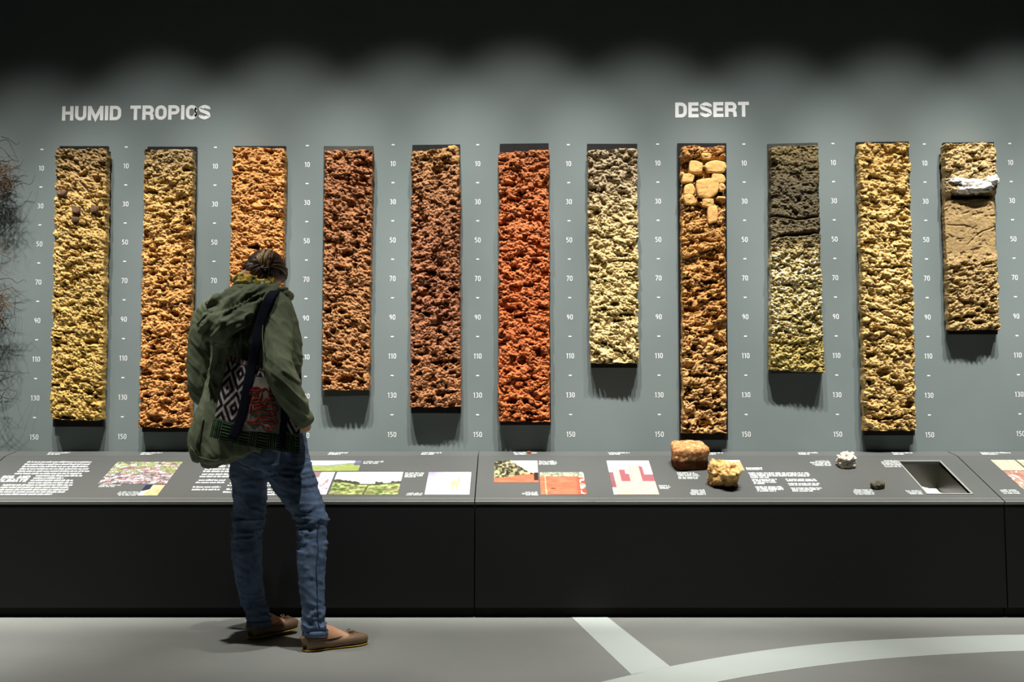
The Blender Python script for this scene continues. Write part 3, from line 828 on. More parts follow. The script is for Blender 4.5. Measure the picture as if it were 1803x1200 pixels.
E[3] = soil_slab(3, [(409, 259), (500, 261), (492, 700), (399, 700)], [(413, 257), (503, 257), (496, 708), (405, 708)],
    [(0, (206, 132, 68)), (.5, (214, 142, 74)), (.8, (216, 148, 80)), (1, (212, 146, 80))],
    [(445, 435, 10, 4), (474, 266, 7, 4), (486, 337, 8, 3), (467, 360, 8, 3), (484, 382, 12, 2.5), (424, 300, 6, 4)],
    'orange-tan soil slab partly hidden behind the person\'s head', lump=.7, fine=.9)
E[4] = soil_slab(4, [(571, 264), (655, 265), (648, 686), (567, 686)], [(570, 257), (657, 257), (650, 696), (566, 698)],
    [(0, (188, 128, 76)), (.3, (184, 128, 78)), (.6, (176, 118, 74)), (.85, (164, 106, 68)), (1, (172, 114, 72))],
    [(593, 279, 8, 4), (634, 289, 10, 5), (641, 317, 10, 5), (581, 302, 7, 4), (614, 317, 7, 4), (622, 363, 8, 3), (636, 380, 9, 3), (624, 411, 6, 4), (612, 447, 12, 7), (597, 474, 10, 5), (629, 433, 5, 8), (578, 547, 7, 5), (602, 549, 8, 4), (587, 584, 5, 5), (610, 667, 16, 7), (576, 670, 8, 7), (594, 641, 9, 4)],
    'brown soil slab with a pale grey board edge, beside the person\'s right', board_mat=M_BOARD_G)
E[5] = soil_slab(5, [(725, 268), (808, 258), (810, 716), (722, 716)], [(726, 255), (810, 254), (811, 727), (724, 727)],
    [(0, (178, 118, 72)), (.35, (164, 104, 70)), (.6, (162, 104, 70)), (.85, (166, 114, 74)), (1, (176, 130, 80))],
    [(749, 281, 6, 3), (789, 287, 9, 3), (772, 302, 8, 5), (798, 305, 6, 3), (739, 390, 7, 3), (797, 358, 6, 5), (756, 479, 12, 4), (780, 491, 8, 4), (753, 505, 8, 4), (799, 510, 10, 4), (785, 557, 6, 4), (772, 585, 6, 4), (752, 554, 7, 4), (735, 612, 8, 4), (791, 621, 8, 4), (769, 638, 12, 4), (731, 638, 8, 5), (798, 636, 8, 5), (774, 693, 9, 7), (757, 705, 10, 5)],
    'purplish brown soil slab with a raised crumb at its top right', lump=1.1)
E[6] = soil_slab(6, [(879, 268), (966, 264), (968, 742), (878, 742)], [(880, 253), (966, 252), (970, 748), (881, 748)],
    [(0, (210, 116, 60)), (.4, (202, 104, 54)), (.7, (196, 106, 58)), (.9, (186, 108, 62)), (1, (180, 110, 66))],
    [(898, 327, 14, 4), (920, 340, 8, 3), (908, 353, 12, 4), (930, 368, 7, 4), (886, 397, 8, 4), (917, 452, 8, 4), (942, 462, 8, 4), (908, 474, 8, 4), (930, 505, 10, 4), (898, 547, 9, 6), (915, 557, 10, 3), (954, 543, 9, 4), (920, 636, 8, 9), (948, 621, 5, 8), (939, 667, 8, 4), (903, 706, 10, 6), (935, 728, 14, 3), (930, 739, 7, 4), (925, 707, 5, 6)],
    'rust-red soil slab below a bare strip of black board, sixth in the row')
E[7] = soil_slab(7, [(1036, 264), (1122, 262), (1125, 640), (1041, 638)], [(1034, 253), (1122, 253), (1122, 647), (1041, 647)],
    [(0, (222, 194, 128)), (.5, (220, 190, 124)), (.7, (212, 184, 128)), (.82, (178, 156, 118)), (1, (164, 144, 112))],
    [(1104, 283, 8, 5), (1095, 341, 8, 5), (1043, 334, 7, 4), (1061, 334, 7, 3), (1053, 373, 6, 4), (1049, 464, 10, 3), (1104, 554, 14, 4), (1089, 566, 10, 3), (1082, 534, 8, 3), (1060, 296, 16, 2.5), (1080, 292, 14, 2.5), (1094, 461, 20, 2)],
    'pale straw soil slab with a greyer top, shorter than its red neighbour', lump=1.05, fine=.8, big=.45)
E[8] = soil_slab(8, [(1201, 258), (1277, 258), (1280, 762), (1204, 762)], [(1193, 252), (1279, 252), (1282, 774), (1197, 774)],
    [(0, (200, 150, 90)), (.2, (208, 158, 94)), (.45, (204, 144, 76)), (.7, (200, 144, 78)), (.88, (210, 156, 92)), (1, (184, 130, 72))],
    [(1230, 365, 10, 7), (1266, 358, 7, 5), (1218, 428, 6, 6), (1252, 457, 8, 4), (1263, 477, 10, 7), (1243, 468, 6, 4), (1242, 486, 8, 3), (1208, 493, 8, 3), (1254, 498, 10, 4), (1216, 547, 14, 5), (1258, 561, 6, 6), (1269, 607, 10, 8), (1222, 614, 7, 7), (1232, 663, 22, 4), (1212, 689, 7, 10), (1262, 699, 10, 8), (1237, 716, 16, 8), (1240, 745, 12, 10), (1265, 722, 9, 4), (1210, 750, 8, 5), (1234, 309, 8, 3), (1236, 352, 10, 4)],
    'orange-tan slab with flat stones at its top and deep hollows below', lump=1.0, fine=.75, big=.9, extra=lambda h, U, V, X, Z: h - .022 * ss(352, 340, V) * ss(274, 282, V) - .012 * ss(398, 390, V) * ss(350, 356, V))
M_STONE = plain('sandstone', (226, 176, 108), 0.9, 0.15, 0.12, 40, 0.5)
stones(E[8], [(1234, 1252, 270, 281), (1212, 1238, 284, 306), (1239, 1278, 283, 305), (1252, 1277, 307, 323), (1224, 1265, 313, 348), (1203, 1224, 324, 343), (1203, 1224, 341, 360), (1236, 1256, 350, 365), (1244, 1265, 364, 393), (1201, 1222, 306, 323), (1264, 1277, 323, 337)], M_STONE, -.076, 800, .017)
def ex9(h, U, V, X, Z):
    top = ss(425, 410, V)
    wv = 3 * (fbm(X * 40, Z * 10, 3) - .5)
    c1 = np.abs(V - (384 + 3 * np.cos((U - 1405) / 14.0)) + wv); c2 = np.abs(V - (416 - .08 * (U - 1375)) + wv)
    h = h * (1 - .45 * top)
    h = np.where(c1 < 3, h - .028 * ss(3, .5, c1), h)
    return np.where((c2 < 4) & (U > 1372), h - .034 * ss(4, 1, c2), h)
E[9] = soil_slab(9, [(1359, 259), (1441, 257), (1452, 655), (1359, 651)], [(1352, 253), (1440, 251), (1449, 657), (1358, 657)],
    [(0, (176, 154, 84)), (.25, (186, 164, 96)), (.42, (196, 174, 112)), (.54, (164, 142, 86)), (.6, (104, 92, 66)), (.8, (92, 82, 62)), (.93, (110, 96, 66)), (1, (132, 114, 72))],
    [(1407, 353, 5, 6), (1402, 375, 7, 5), (1363, 290, 5, 8)],
    'slab with a charcoal upper half and a glittering pale yellow lower half', lump=.7, fine=1.2, extra=ex9, board_mat=M_BOARD_G, matkw=dict(specks=((250, 246, 230), 60, .56, .62, .18, .52)))
E[10] = soil_slab(10, [(1514, 252), (1602, 252), (1614, 757), (1525, 757)], [(1508, 250), (1600, 249), (1611, 766), (1523, 766)],
    [(0, (208, 168, 98)), (.3, (206, 168, 100)), (.6, (214, 178, 108)), (1, (206, 164, 92))],
    [(1540, 312, 12, 4), (1596, 284, 6, 5), (1538, 385, 9, 4), (1593, 387, 8, 5), (1533, 483, 7, 5), (1581, 423, 6, 4), (1538, 585, 7, 4), (1535, 626, 10, 6), (1555, 655, 12, 9), (1584, 682, 10, 9), (1603, 711, 9, 8), (1570, 705, 5, 5), (1532, 675, 6, 5), (1570, 737, 30, 2.5), (1575, 472, 20, 3)],
    'tall sandy yellow soil slab, second from the right', lump=1.0, fine=.85, big=.4)
def ex11(h, U, V, X, Z):
    mid = ss(338, 350, V) * ss(470, 440, V)
    h = h * (1 - .8 * mid) - .012 * mid
    h = h + .012 * ss(345, 332, V)
    h = h - .03 * ss(8, 3, np.abs(V - 343)) * ss(1674, 1682, U) * ss(1752, 1738, U)
    for pts in ([(1672, 396), (1700, 396), (1722, 404)], [(1706, 430), (1728, 410), (1756, 399)]):
        for (a, b), (c, d) in zip(pts[:-1], pts[1:]):
            L = np.hypot(c - a, d - b); tt = np.clip(((U - a) * (c - a) + (V - b) * (d - b)) / L ** 2, 0, 1)
            dd = np.hypot(U - a - tt * (c - a), V - b - tt * (d - b))
            h = h - .006 * ss(1.6, .4, dd)
    return h
E[11] = soil_slab(11, [(1664, 254), (1752, 253), (1761, 580), (1673, 580)], [(1661, 251), (1750, 250), (1757, 588), (1671, 588)],
    [(0, (188, 156, 98)), (.15, (184, 152, 96)), (.4, (172, 142, 92)), (.7, (170, 140, 92)), (.76, (200, 172, 122)), (1, (196, 164, 106))],
    [(1682, 294, 10, 4), (1728, 299, 9, 2.5), (1718, 283, 7, 4), (1732, 539, 7, 5), (1690, 561, 12, 6), (1712, 556, 14, 4), (1743, 551, 10, 4), (1724, 568, 10, 4)],
    'short beige soil slab with a white crust band, rightmost of the row', lump=.9, fine=.9, extra=ex11, yf=-.072)
M_CRUST = plain('white_gypsum', (240, 236, 226), 0.9, 0.15, 0.06, 60, 0.7)
for cu, cv, rx, ry, rz, sd_ in ((1716, 328, .088, .034, .034, 77), (1684, 319, .045, .026, .016, 78), (1745, 318, .036, .030, .028, 79), (1700, 333, .05, .02, .022, 81)):
    V, F = blob(P(cu, cv, -.078), rx, ry, rz, sd_, 2.3, .5, 3.6, 26)
    V[:, 1] -= .010 * (fbm3(V * 90, sd_, 3) - .5); V[:, 2] += .012 * (fbm3(V * 45, sd_ + 1, 3) - .5)
    mk('gypsum_crust', V, F, M_CRUST, E[11], smooth=True)['label'] = 'white gypsum crust'
M_PEB = plain('dark_pebble', (120, 92, 72), 0.9, 0.2, 0.2, 60, 0.5)
stones(E[1], [(127, 141, 363, 376), (160, 173, 362, 374), (127, 139, 382, 391), (102, 118, 335, 344)], M_PEB, -.082, 900, .016, 'pebble')
M_CRUMB = plain('golden_crumb', (206, 160, 88), 0.9, 0.2, 0.2, 60, 0.5)
V, F = blob(P(797, 262, -.06), .024, .022, .016, 31, 2.4, .5, 3.0, 14)
mk('crumb', V, F, M_CRUMB, E[5], smooth=True)

# ================================================================== ROCKS ON THE PLINTH
def rock(name, u0, u1, vT, vB, depth, label, mat, seed, exp=3.4, amp=.16, fr=2.6, n=40, crust=None, tiltz=0.0, hfac=1.0):
    uc = (u0 + u1) / 2
    x, t = S(uc, vB - (vB - vT) * .22)
    base = on(x, t, 0)
    d = base.y + DW; q = d / FPX
    w = (u1 - u0) * q * .5
    hgt = (vB - vT) * q * .5 * hfac
    V, F = blob((0, 0, 0), w, depth, hgt, seed, exp, amp, fr, n)
    dn_ = V / (np.linalg.norm(V, axis=1)[:, None] + 1e-9)
    V = V * (1 + .05 * (fbm3(dn_ * 9 + seed, seed + 2, 3)[:, None] - .5) * 2) + dn_ * (.006 * (fbm3(dn_ * 22 + seed, seed + 5, 2)[:, None] - .5))
    cz, sz = math.cos(tiltz), math.sin(tiltz)
    V = np.stack([V[:, 0] * cz - V[:, 1] * sz, V[:, 0] * sz + V[:, 1] * cz, V[:, 2]], -1)
    # rest on the sloping top
    Mx = np.array([[1, 0, 0], [0, math.cos(SL), -math.sin(SL)], [0, math.sin(SL), math.cos(SL)]])
    V[:, 2] = np.maximum(V[:, 2], -hgt * .86)
    V[:, 2] -= V[:, 2].min()
    V = V @ Mx.T + np.array(tuple(on(x, t, .0003)))
    return tag(mk(name, V, F, mat, smooth=True), label, 'rock', 'loose rock samples on the plinth')
def rock_mat(name, cols, scale, bump=.8):
    m = N(name).pr(0.9, 0.2); v = m.coord()
    a = m.noise(v, scale, 5, .65)
    m.base(m.ramp(a, [(p, lin(c)) for p, c in cols])); m.bump(m.noise(v, scale * 4, 4, .7), bump, .004)
    return m.m
def crust_mat(name, side, top, scale, z0, z1):
    m = N(name).pr(0.92, 0.15); v = m.coord()
    a = m.noise(v, scale, 5, .65)
    s1 = m.ramp(a, [(p, lin(c)) for p, c in side]); t1 = m.ramp(a, [(p, lin(c)) for p, c in top])
    sep = m.n('ShaderNodeSeparateXYZ'); m.l(v, sep.inputs[0])
    ad = m.n('ShaderNodeMath', operation='MULTIPLY_ADD'); m.l(m.noise(v, 24, 3), ad.inputs[0]); ad.inputs[1].default_value = .03; m.l(sep.outputs[2], ad.inputs[2])
    mr = m.n('ShaderNodeMapRange'); m.l(ad.outputs[0], mr.inputs[0]); mr.inputs[1].default_value = z0; mr.inputs[2].default_value = z1
    m.base(m.mix(s1, t1, mr.outputs[0])); m.bump(m.noise(v, scale * 4, 4, .7), .8, .004)
    return m.m
M_RA = crust_mat('rock_brown', [(.3, (70, 40, 22)), (.7, (112, 68, 40))], [(.3, (150, 92, 54)), (.48, (206, 146, 92)), (.6, (228, 182, 130)), (.75, (244, 220, 184))], 55, .060, .078)
M_RB = crust_mat('rock_orange', [(.3, (110, 66, 32)), (.7, (190, 126, 64))], [(.3, (150, 96, 48)), (.46, (212, 160, 90)), (.62, (242, 212, 150)), (.75, (250, 232, 190))], 60, .02, .05)
M_RC = rock_mat('rock_white', [(.3, (190, 168, 126)), (.5, (240, 230, 208)), (.7, (250, 246, 236))], 90)
M_RD = rock_mat('rock_dark', [(.3, (52, 50, 44)), (.7, (112, 106, 84))], 40)
rock('rock', 1184, 1242, 785, 829, .062, 'blocky brown rock with a pale crusted top, largest on the plinth', M_RA, 21, 8.0, .11, 2.0, 56, tiltz=.12)
rock('rock', 1247, 1297, 819, 863, .050, 'angular orange and cream rock beside the small sand photo', M_RB, 34, 3.4, .40, 2.0, 60, tiltz=-.4)
rock('rock', 1475, 1504, 800, 826, .036, 'small knobbly white rock below the tall sandy slab', M_RC, 47, 2.5, .42, 3.2, 48)
rock('rock', 1533, 1557, 849, 861, .022, 'tiny dark stone lying near the sunken tray', M_RD, 58, 3.0, .2, 1.5, 24, tiltz=.3)
M_RED = plain('red_crumb', (190, 84, 40), .9, .2, .2, 80, .5)
c_ = onl(P(931, 797, -.06).x, .075, .004)
tag(mk('soil_crumb', *blob(c_, .010, .008, .006, 5, 2.4, .3, 2.5, 10), M_RED, smooth=True), 'tiny red soil crumb fallen on the plinth ledge', 'crumb')

# ================================================================== ROOTS AT THE LEFT EDGE
RR = random.Random(11)
M_ROOT = rock_mat('root_bark', [(.3, (58, 40, 28)), (.5, (104, 80, 58)), (.7, (150, 122, 88))], 40, .4)
M_ROOT_D = rock_mat('root_dark', [(.3, (26, 22, 20)), (.7, (70, 56, 46))], 40, .4)
rt = empty('root_profile', tuple(P(-45, 775, -.07)))
tag(rt, 'tangled brown plant roots hanging at the left picture edge', 'roots')
def wander(p, d, n, step, turn, r0):
    pts = [Vector(p)]; d = Vector(d).normalized()
    for k in range(n):
        d = (d + Vector((RR.uniform(-1, 1), RR.uniform(-.6, .6), RR.uniform(-1, 1))) * turn).normalized()
        q = pts[-1] + d * step
        q.y = min(max(q.y, -.22), -.012); pts.append(q)
    return tube(pts, [r0 * (1 - .75 * k / n) for k in range(n + 1)], 5)
mk('taproot', *union([smooth_loft([(P(-40 + a, v, -.08), r, r * .9) for v, a, r in ((235, 0, .03), (300, 6, .045), (360, -4, .035), (450, 4, .028), (540, -3, .03), (640, 2, .02), (775, 0, .006))], 4, 12)], .006, 2)[::2], M_ROOT, rt, smooth=True)
def tangle(u0, u1, v0, v1, n, mat, steps=14, step=.022, turn=.55, r=(.0012, .0035), down=0.0):
    parts = []
    for k in range(n):
        p = P(RR.uniform(u0, u1), RR.uniform(v0, v1), RR.uniform(-.16, -.03))
        parts.append(wander(p, (RR.uniform(-1, 1), RR.uniform(-.3, .3), RR.uniform(-1, 1) - down), steps, step, turn, RR.uniform(*r)))
    tag(mk('root_tangle', *join(parts), mat, rt, smooth=True), kind='stuff')
tangle(-95, 20, 288, 336, 420, M_ROOT, 8, .010, .9, (.0008, .0022))
tangle(-90, 20, 318, 350, 260, M_ROOT_D, 8, .010, .9, (.0008, .0025))
tangle(-80, 0, 250, 320, 22, M_ROOT, 12, .015, .4, (.0014, .003))
tangle(-70, 0, 430, 520, 110, M_ROOT, 9, .014, .6, (.001, .003))
tangle(-70, 6, 520, 575, 150, M_ROOT, 8, .013, .6, (.001, .003))
tangle(-60, 4, 640, 700, 18, M_ROOT_D, 12, .014, .35, (.001, .0026), .5)
def long_roots(lst, mat, r=.0016):
    for pts in lst:
        q = [Vector(p) for p in catmull([P(u, v, y) for u, v, y in pts], 5)]
        mk('root', *tube(q, [r * (1 - .6 * k / len(q)) for k in range(len(q))], 5), mat, rt, smooth=True)
long_roots([[(-8, 252, -.1), (12, 246, -.1), (22, 262, -.09), (33, 285, -.08)], [(2, 240, -.1), (16, 245, -.08), (28, 254, -.06), (35, 250, -.05)], [(-12, 362, -.08), (18, 352, -.06), (34, 364, -.04), (45, 356, -.03), (57, 336, -.03)],
            [(22, 330, -.06), (40, 322, -.05), (54, 324, -.05), (62, 308, -.04)], [(-4, 395, -.06), (6, 394, -.05), (9, 410, -.04), (9, 445, -.04)],
            [(-6, 492, -.07), (18, 490, -.06), (30, 498, -.05), (42, 492, -.05), (47, 497, -.05)], [(25, 555, -.05), (27, 530, -.05), (28, 522, -.04), (37, 516, -.04)],
            [(-6, 662, -.06), (6, 660, -.06), (15, 668, -.05)], [(-6, 712, -.06), (8, 690, -.06), (3, 700, -.05), (6, 725, -.03), (15, 746, -.03)]], M_ROOT_D)

# ================================================================== THE PERSON
TH_ = math.radians(36)
FW = Vector((math.sin(TH_), math.cos(TH_), 0)); RT_ = Vector((math.cos(TH_), -math.sin(TH_), 0)); UPV = Vector((0, 0, 1))
YB = -1.17
def sec(u, v, y, hw, br=1.0, side=(1, 0, 0)):
    q = mpp(y) * hw
    return (P(u, v, y), q, q * br, side)
# --- materials
def cloth_mat(name, c, dark, scale, weave, rough=.85, sheen=0.0, bump=.35):
    m = N(name).pr(rough, 0.2); v = m.coord()
    a = m.noise(v, scale, 4, .6)
    m.base(m.ramp(a, [(.3, lin(dark)), (.7, lin(c))]))
    m.bump(m.noise(v, weave, 2), bump, .0015)
    return m.m
M_JACKET = cloth_mat('olive_cotton', (124, 133, 106), (100, 109, 85), 12, 700, .8)
M_JEANS = cloth_mat('blue_denim', (106, 126, 154), (66, 84, 110), 14, 900, .85)
M_SKIN = N('skin').pr(.5, .35)
M_SKIN.b.inputs['Subsurface Weight'].default_value = .08
M_SKIN.b.inputs['Subsurface Radius'].default_value = (.012, .005, .003)
M_SKIN.base(M_SKIN.ramp(M_SKIN.noise(M_SKIN.coord(), 25, 3), [(.3, lin((206, 152, 116))), (.7, lin((222, 172, 138)))]))
M_SKIN = M_SKIN.m
def hair_mat(name, a, b):
    m = N(name).pr(.42, .5); v = m.coord('Object', (160, 160, 12))
    m.base(m.ramp(m.noise(v, 1.0, 3), [(.3, lin(a)), (.7, lin(b))])); m.bump(m.noise(v, 1.6, 2), .5, .003)
    return m.m
M_HAIR = hair_mat('brown_hair', (40, 26, 18), (78, 54, 36))
M_TUFT = hair_mat('light_brown_hair', (136, 108, 70), (200, 170, 122))
M_SHOE = plain('taupe_leather', (128, 104, 80), .5, .35, .08, 20, .1)
M_SOLE = plain('yellow_sole', (206, 168, 52), .6, .3, .1, 20)
M_SOLE_D = plain('dark_sole', (44, 38, 32), .7, .3, .1, 20)
M_NAVY = plain('navy_webbing', (22, 25, 40), .85, .15, .15, 300, .3)
m = N('yellow_scarf').pr(.8, .2); v = m.coord()
vo = m.n('ShaderNodeTexVoronoi'); vo.inputs['Scale'].default_value = 95; m.l(v, vo.inputs['Vector'])
c_y = m.ramp(vo.outputs['Distance'], [(.3, lin((244, 206, 70))), (.5, lin((240, 200, 66))), (.74, lin((110, 122, 76)))])
c_o = m.mix(c_y, lin((236, 226, 196)), m.ramp(m.noise(v, 40, 2), [(.5, (0, 0, 0)), (.58, (.8, .8, .8))]))
m.base(c_o); M_SCARF = m.m

person = empty('person', (P(490, 1120, -1.2).x, -1.2, 0))
tag(person, 'person in olive hooded jacket and jeans, head bowed, standing at the plinth', 'person')

# --- key points
neck = P(457, 512, -1.155)
HC = P(464, 486, -1.12)                                   # head centre
pitch = math.radians(48)
hF = (FW * math.cos(pitch) - UPV * math.sin(pitch)).normalized(); hU0 = RT_.cross(hF).normalized(); hR = (RT_ * math.cos(.26) - hU0 * math.sin(.26)).normalized(); hU = hR.cross(hF).normalized()
HM = Matrix((hR, hF, hU)).transposed() * .87
def hp(x, y, z): return HC + HM @ Vector((x, y, z))
# feet: heel and toe
hR_heel, hR_toe = Pf(539, 1146), Pf(643, 1132)
hL_heel, hL_toe = Vector((P(440, 1115, -1.13).x, -1.100, 0.002)), Vector((P(521, 1090, -.93).x, -.945, 0.018))
sideR = Vector((-(hR_toe - hR_heel).y, (hR_toe - hR_heel).x, 0)).normalized()
sideL = Vector((-(hL_toe - hL_heel).y, (hL_toe - hL_heel).x, 0)).normalized()
LEG_R = [(492, 770, -1.19, 46, .95), (500, 805, -1.20, 44, 1.0), (511, 832, -1.21, 41, 1.0), (523, 856, -1.22, 36, 1.0), (534, 880, -1.23, 32, 1.05), (545, 903, -1.245, 29, 1.05), (551, 922, -1.255, 27.5, 1.05),
         (550, 945, -1.265, 26, 1.08), (548, 977, -1.285, 26, 1.1), (549, 1022, -1.30, 23, 1.08), (551, 1066, -1.31, 20.5, 1.05), (554, 1098, -1.315, 20.5, 1.0), (555, 1116, -1.315, 21, 1.0)]
LEG_L = [(448, 770, -1.10, 44, .95), (442, 805, -1.09, 38, 1.0), (438, 832, -1.08, 33.5, 1.1), (440, 862, -1.07, 29.5, 1.1), (440, 895, -1.06, 28, 1.1), (437, 921, -1.055, 27, 1.1), (434, 945, -1.06, 26, 1.12), (434.5, 975, -1.07, 26, 1.12),
         (439, 1022, -1.075, 23, 1.08), (446, 1056, -1.075, 20.5, 1.05), (452, 1078, -1.075, 20, 1.0), (456, 1094, -1.075, 20.5, 1.0), (457, 1099, -1.075, 20.8, 1.0)]
def leg_secs(L, f=1.0): return [sec(u, v, y, hw * f, br) for u, v, y, hw, br in L]

# --- body: one continuous mesh (head, neck, trunk, arms, hands, legs, feet)
parts = []
parts.append(ellipsoid(hp(0, -.008, .012), .074, .092, .098, HM, 18, 22))        # cranium
parts.append(ellipsoid(hp(0, .030, -.050), .058, .062, .068, HM, 14, 18))        # jaw and face
parts.append(ellipsoid(hp(0, .066, -.092), .026, .026, .022, HM, 10, 12))        # chin
parts.append(loft([(hp(0, .084, .012), .007, .007, hR), (hp(0, .098, -.016), .010, .010, hR), (hp(0, .104, -.030), .014, .012, hR), (hp(0, .090, -.040), .012, .006, hR)], 10))   # nose
for sx in (-1, 1):
    parts.append(ellipsoid(hp(sx * .031, .078, -.028), .020, .014, .016, HM, 8, 10))  # cheek
    parts.append(ellipsoid(hp(sx * .030, .080, .020), .022, .010, .007, HM, 8, 10))   # brow
    parts.append(ellipsoid(hp(sx * .029, .077, .004), .012, .010, .009, HM, 8, 10))   # eye
    parts.append(ellipsoid(hp(sx * .080, .018, -.032), .012, .020, .032, HM, 10, 12))   # ear
    parts.append(ellipsoid(hp(sx * .092, .010, -.027), .007, .014, .026, HM, 10, 12))
parts.append(ellipsoid(hp(0, .086, -.062), .022, .010, .006, HM, 8, 10))         # lips
parts.append(ellipsoid(hp(0, .084, -.071), .019, .010, .006, HM, 8, 10))
parts.append(smooth_loft([(neck + Vector((-.015, -.02, -.09)), .07, .06, RT_), (neck, .056, .056, RT_), (hp(0, -.035, -.05), .054, .054, hR), (hp(0, -.02, -.01), .05, .05, hR)], 4, 16))
tc = [P(455, 520, -1.165), P(447, 560, -1.18), P(446, 640, -1.17), P(452, 720, -1.16), P(466, 780, -1.155)]
parts.append(smooth_loft([(tc[0], .09, .06, RT_), (tc[1], .15, .085, RT_), (tc[2], .125, .08, RT_), (tc[3], .125, .085, RT_), (tc[4], .14, .095, RT_)], 4, 20))
RS, RE, RW = P(489, 540, -1.29), P(492, 655, -1.425), P(532, 735, -1.35)
LS, LE, LW_ = P(368, 560, -1.06), P(352, 688, -1.07), P(405, 715, -.90)
parts.append(smooth_loft([(tc[1], .05, .05), (RS, .048, .048), ((RS + RE) / 2, .042, .042), (RE, .036, .036), ((RE + RW) / 2, .034, .034), (RW, .026, .024)], 3, 14))
parts.append(smooth_loft([(tc[1], .05, .05), (LS, .048, .048), ((LS + LE) / 2, .042, .042), (LE, .036, .036), ((LE + LW_) / 2, .034, .034), (LW_, .026, .024)], 3, 14))
def hand(w, d, palmn, thumb_side):
    """palm, four bent fingers of unequal length, thumb from the side of the palm"""
    d = Vector(d).normalized(); pn = Vector(palmn); pn = (pn - d * pn.dot(d)).normalized(); sd = d.cross(pn).normalized() * thumb_side
    out = [smooth_loft([(w - d * .02, .025, .020, sd), (w + d * .015, .030, .017, sd), (w + d * .055, .040, .016, sd), (w + d * .088, .040, .013, sd), (w + d * .096, .034, .009, sd)], 3, 14)]
    for k, (off, ln) in enumerate(((.029, .072), (.0095, .080), (-.0105, .075), (-.0295, .058))):
        b = w + d * .082 + sd * off; cur = d.copy(); pts = [b - d * .015, b]
        for q, fr in enumerate((.46, .30, .24)):
            cur = (Matrix.Rotation(math.radians((34, 48, 34)[q]) , 3, d.cross(pn)) @ cur).normalized()
            pts.append(pts[-1] + cur * ln * fr)
        out.append(tube(catmullV(pts, 3), .0082, 9))
    tb = w + d * .025 + sd * .030
    tp = [tb - sd * .012, tb + sd * .012 + d * .02, tb + sd * .020 + d * .048 + pn * .012, tb + sd * .012 + d * .070 + pn * .026]
    out.append(tube(catmullV(tp, 3), [.013] * 4 + [.0105] * 4 + [.0088] * 2, 9))
    return out
def catmullV(pts, n): return [Vector(p) for p in catmull(pts, n)]
parts += hand(RW, P(529, 762, -1.26) - RW, (-.3, .85, .3), -1)
parts += hand(LW_, Vector((.8, .6, -.2)), Vector((.5, -.6, .4)), 1)
for L in (LEG_R, LEG_L):
    parts.append(loft(leg_secs(L, .72), 16))
def foot(heel, toe, side, ank, ank2):
    d = (toe - heel); L = d.length; d = d / L
    up = Vector((0, 0, 1))
    q = lambda t, z: heel + d * (t * L) + up * z
    return [smooth_loft([(q(.03, .035), .024, .026, side), (q(.12, .040), .031, .036, side), (q(.30, .048), .034, .044, side), (q(.46, .040), .036, .036, side), (q(.62, .030), .041, .026, side), (q(.8, .022), .042, .017, side), (q(.93, .018), .032, .013, side), (q(.985, .016), .016, .008, side)], 4, 18),
            smooth_loft([(q(.14, .03), .028, .034, side), (q(.17, .075), .031, .040, side), (ank, .035, .037, side), (ank + (ank2 - ank) * .6, .034, .036, side)], 4, 16)]
ankR = P(554, 1108, -1.315); ankL = P(456, 1086, -1.075)
parts += foot(hR_heel, hR_toe, sideR, ankR, P(551, 1066, -1.31))
parts += foot(hL_heel, hL_toe, sideL, ankL, P(446, 1056, -1.075))
co, no, FF = union(parts, .0048, 3, .5)
mk('body', co, FF, M_SKIN, person, smooth=True)

# --- jeans
hips = smooth_loft([(P(470, 735, -1.16), .150, .105, RT_), (P(474, 765, -1.16), .158, .118, RT_), (P(475, 790, -1.165), .160, .125, RT_), (P(472, 815, -1.155), .140, .115, RT_)], 4, 26)
co, no, FF = union([hips, loft(leg_secs(LEG_R), 22), loft(leg_secs(LEG_L), 22)], .0062, 5, .5)
def folds(co, n, s, amp, fr, kneez=None):
    p = co * fr
    r = fbm3(p + .6 * vn3(co * 9, s + 3)[:, None], s, 2)
    q = np.clip(np.abs(2 * r - 1) * 3.2, 0, 1)
    return amp * ((1 - q) ** 1.5 * 1.5 - .45)
zk = P(550, 925, -1.25).z; zh = P(554, 1095, -1.3).z
knee = np.exp(-((co[:, 2] - zk) / .075) ** 2) + .9 * np.exp(-((co[:, 2] - zh) / .055) ** 2) + .45 * np.exp(-((co[:, 2] - P(500, 835, -1.2).z) / .06) ** 2) + .16
disp = folds(co, no, 5, .0068, np.array([9.0, 9.0, 40.0])) * knee + .0012 * (fbm3(co * 60, 8, 2) - .5)
tilt = co.copy(); tilt[:, 2] += .35 * co[:, 0]
disp += folds(tilt, no, 15, .0045, np.array([6.0, 6.0, 26.0])) * (.35 + knee * .4)
co = co + no * disp[:, None]
jeans = mk('jeans', co, FF, M_JEANS, person, smooth=True)
def hem_ring(c, r, side, name, mat):
    a = [(c + Vector((0, 0, .011)), r * 1.01, r * 1.01, side), (c + Vector((0, 0, .009)), r * 1.07, r * 1.07, side), (c - Vector((0, 0, .009)), r * 1.08, r * 1.08, side), (c - Vector((0, 0, .011)), r * 1.0, r * 1.0, side)]
    mk(name, *loft(a, 22), mat, jeans, smooth=True)
hem_ring(P(555, 1113, -1.315), 21 * mpp(-1.315), (1, 0, 0), 'hem', M_JEANS)
hem_ring(P(456.5, 1096, -1.075), 20.6 * mpp(-1.075), (1, 0, 0), 'hem', M_JEANS)
M_SEAM = plain('denim_seam', (52, 66, 92), .85, .2, .2, 200, .3)
sp = [P(u, v, y) for u, v, y in ((568, 905, -1.33), (566, 945, -1.345), (564, 985, -1.365), (563, 1030, -1.365), (562, 1070, -1.36), (563, 1105, -1.36))]
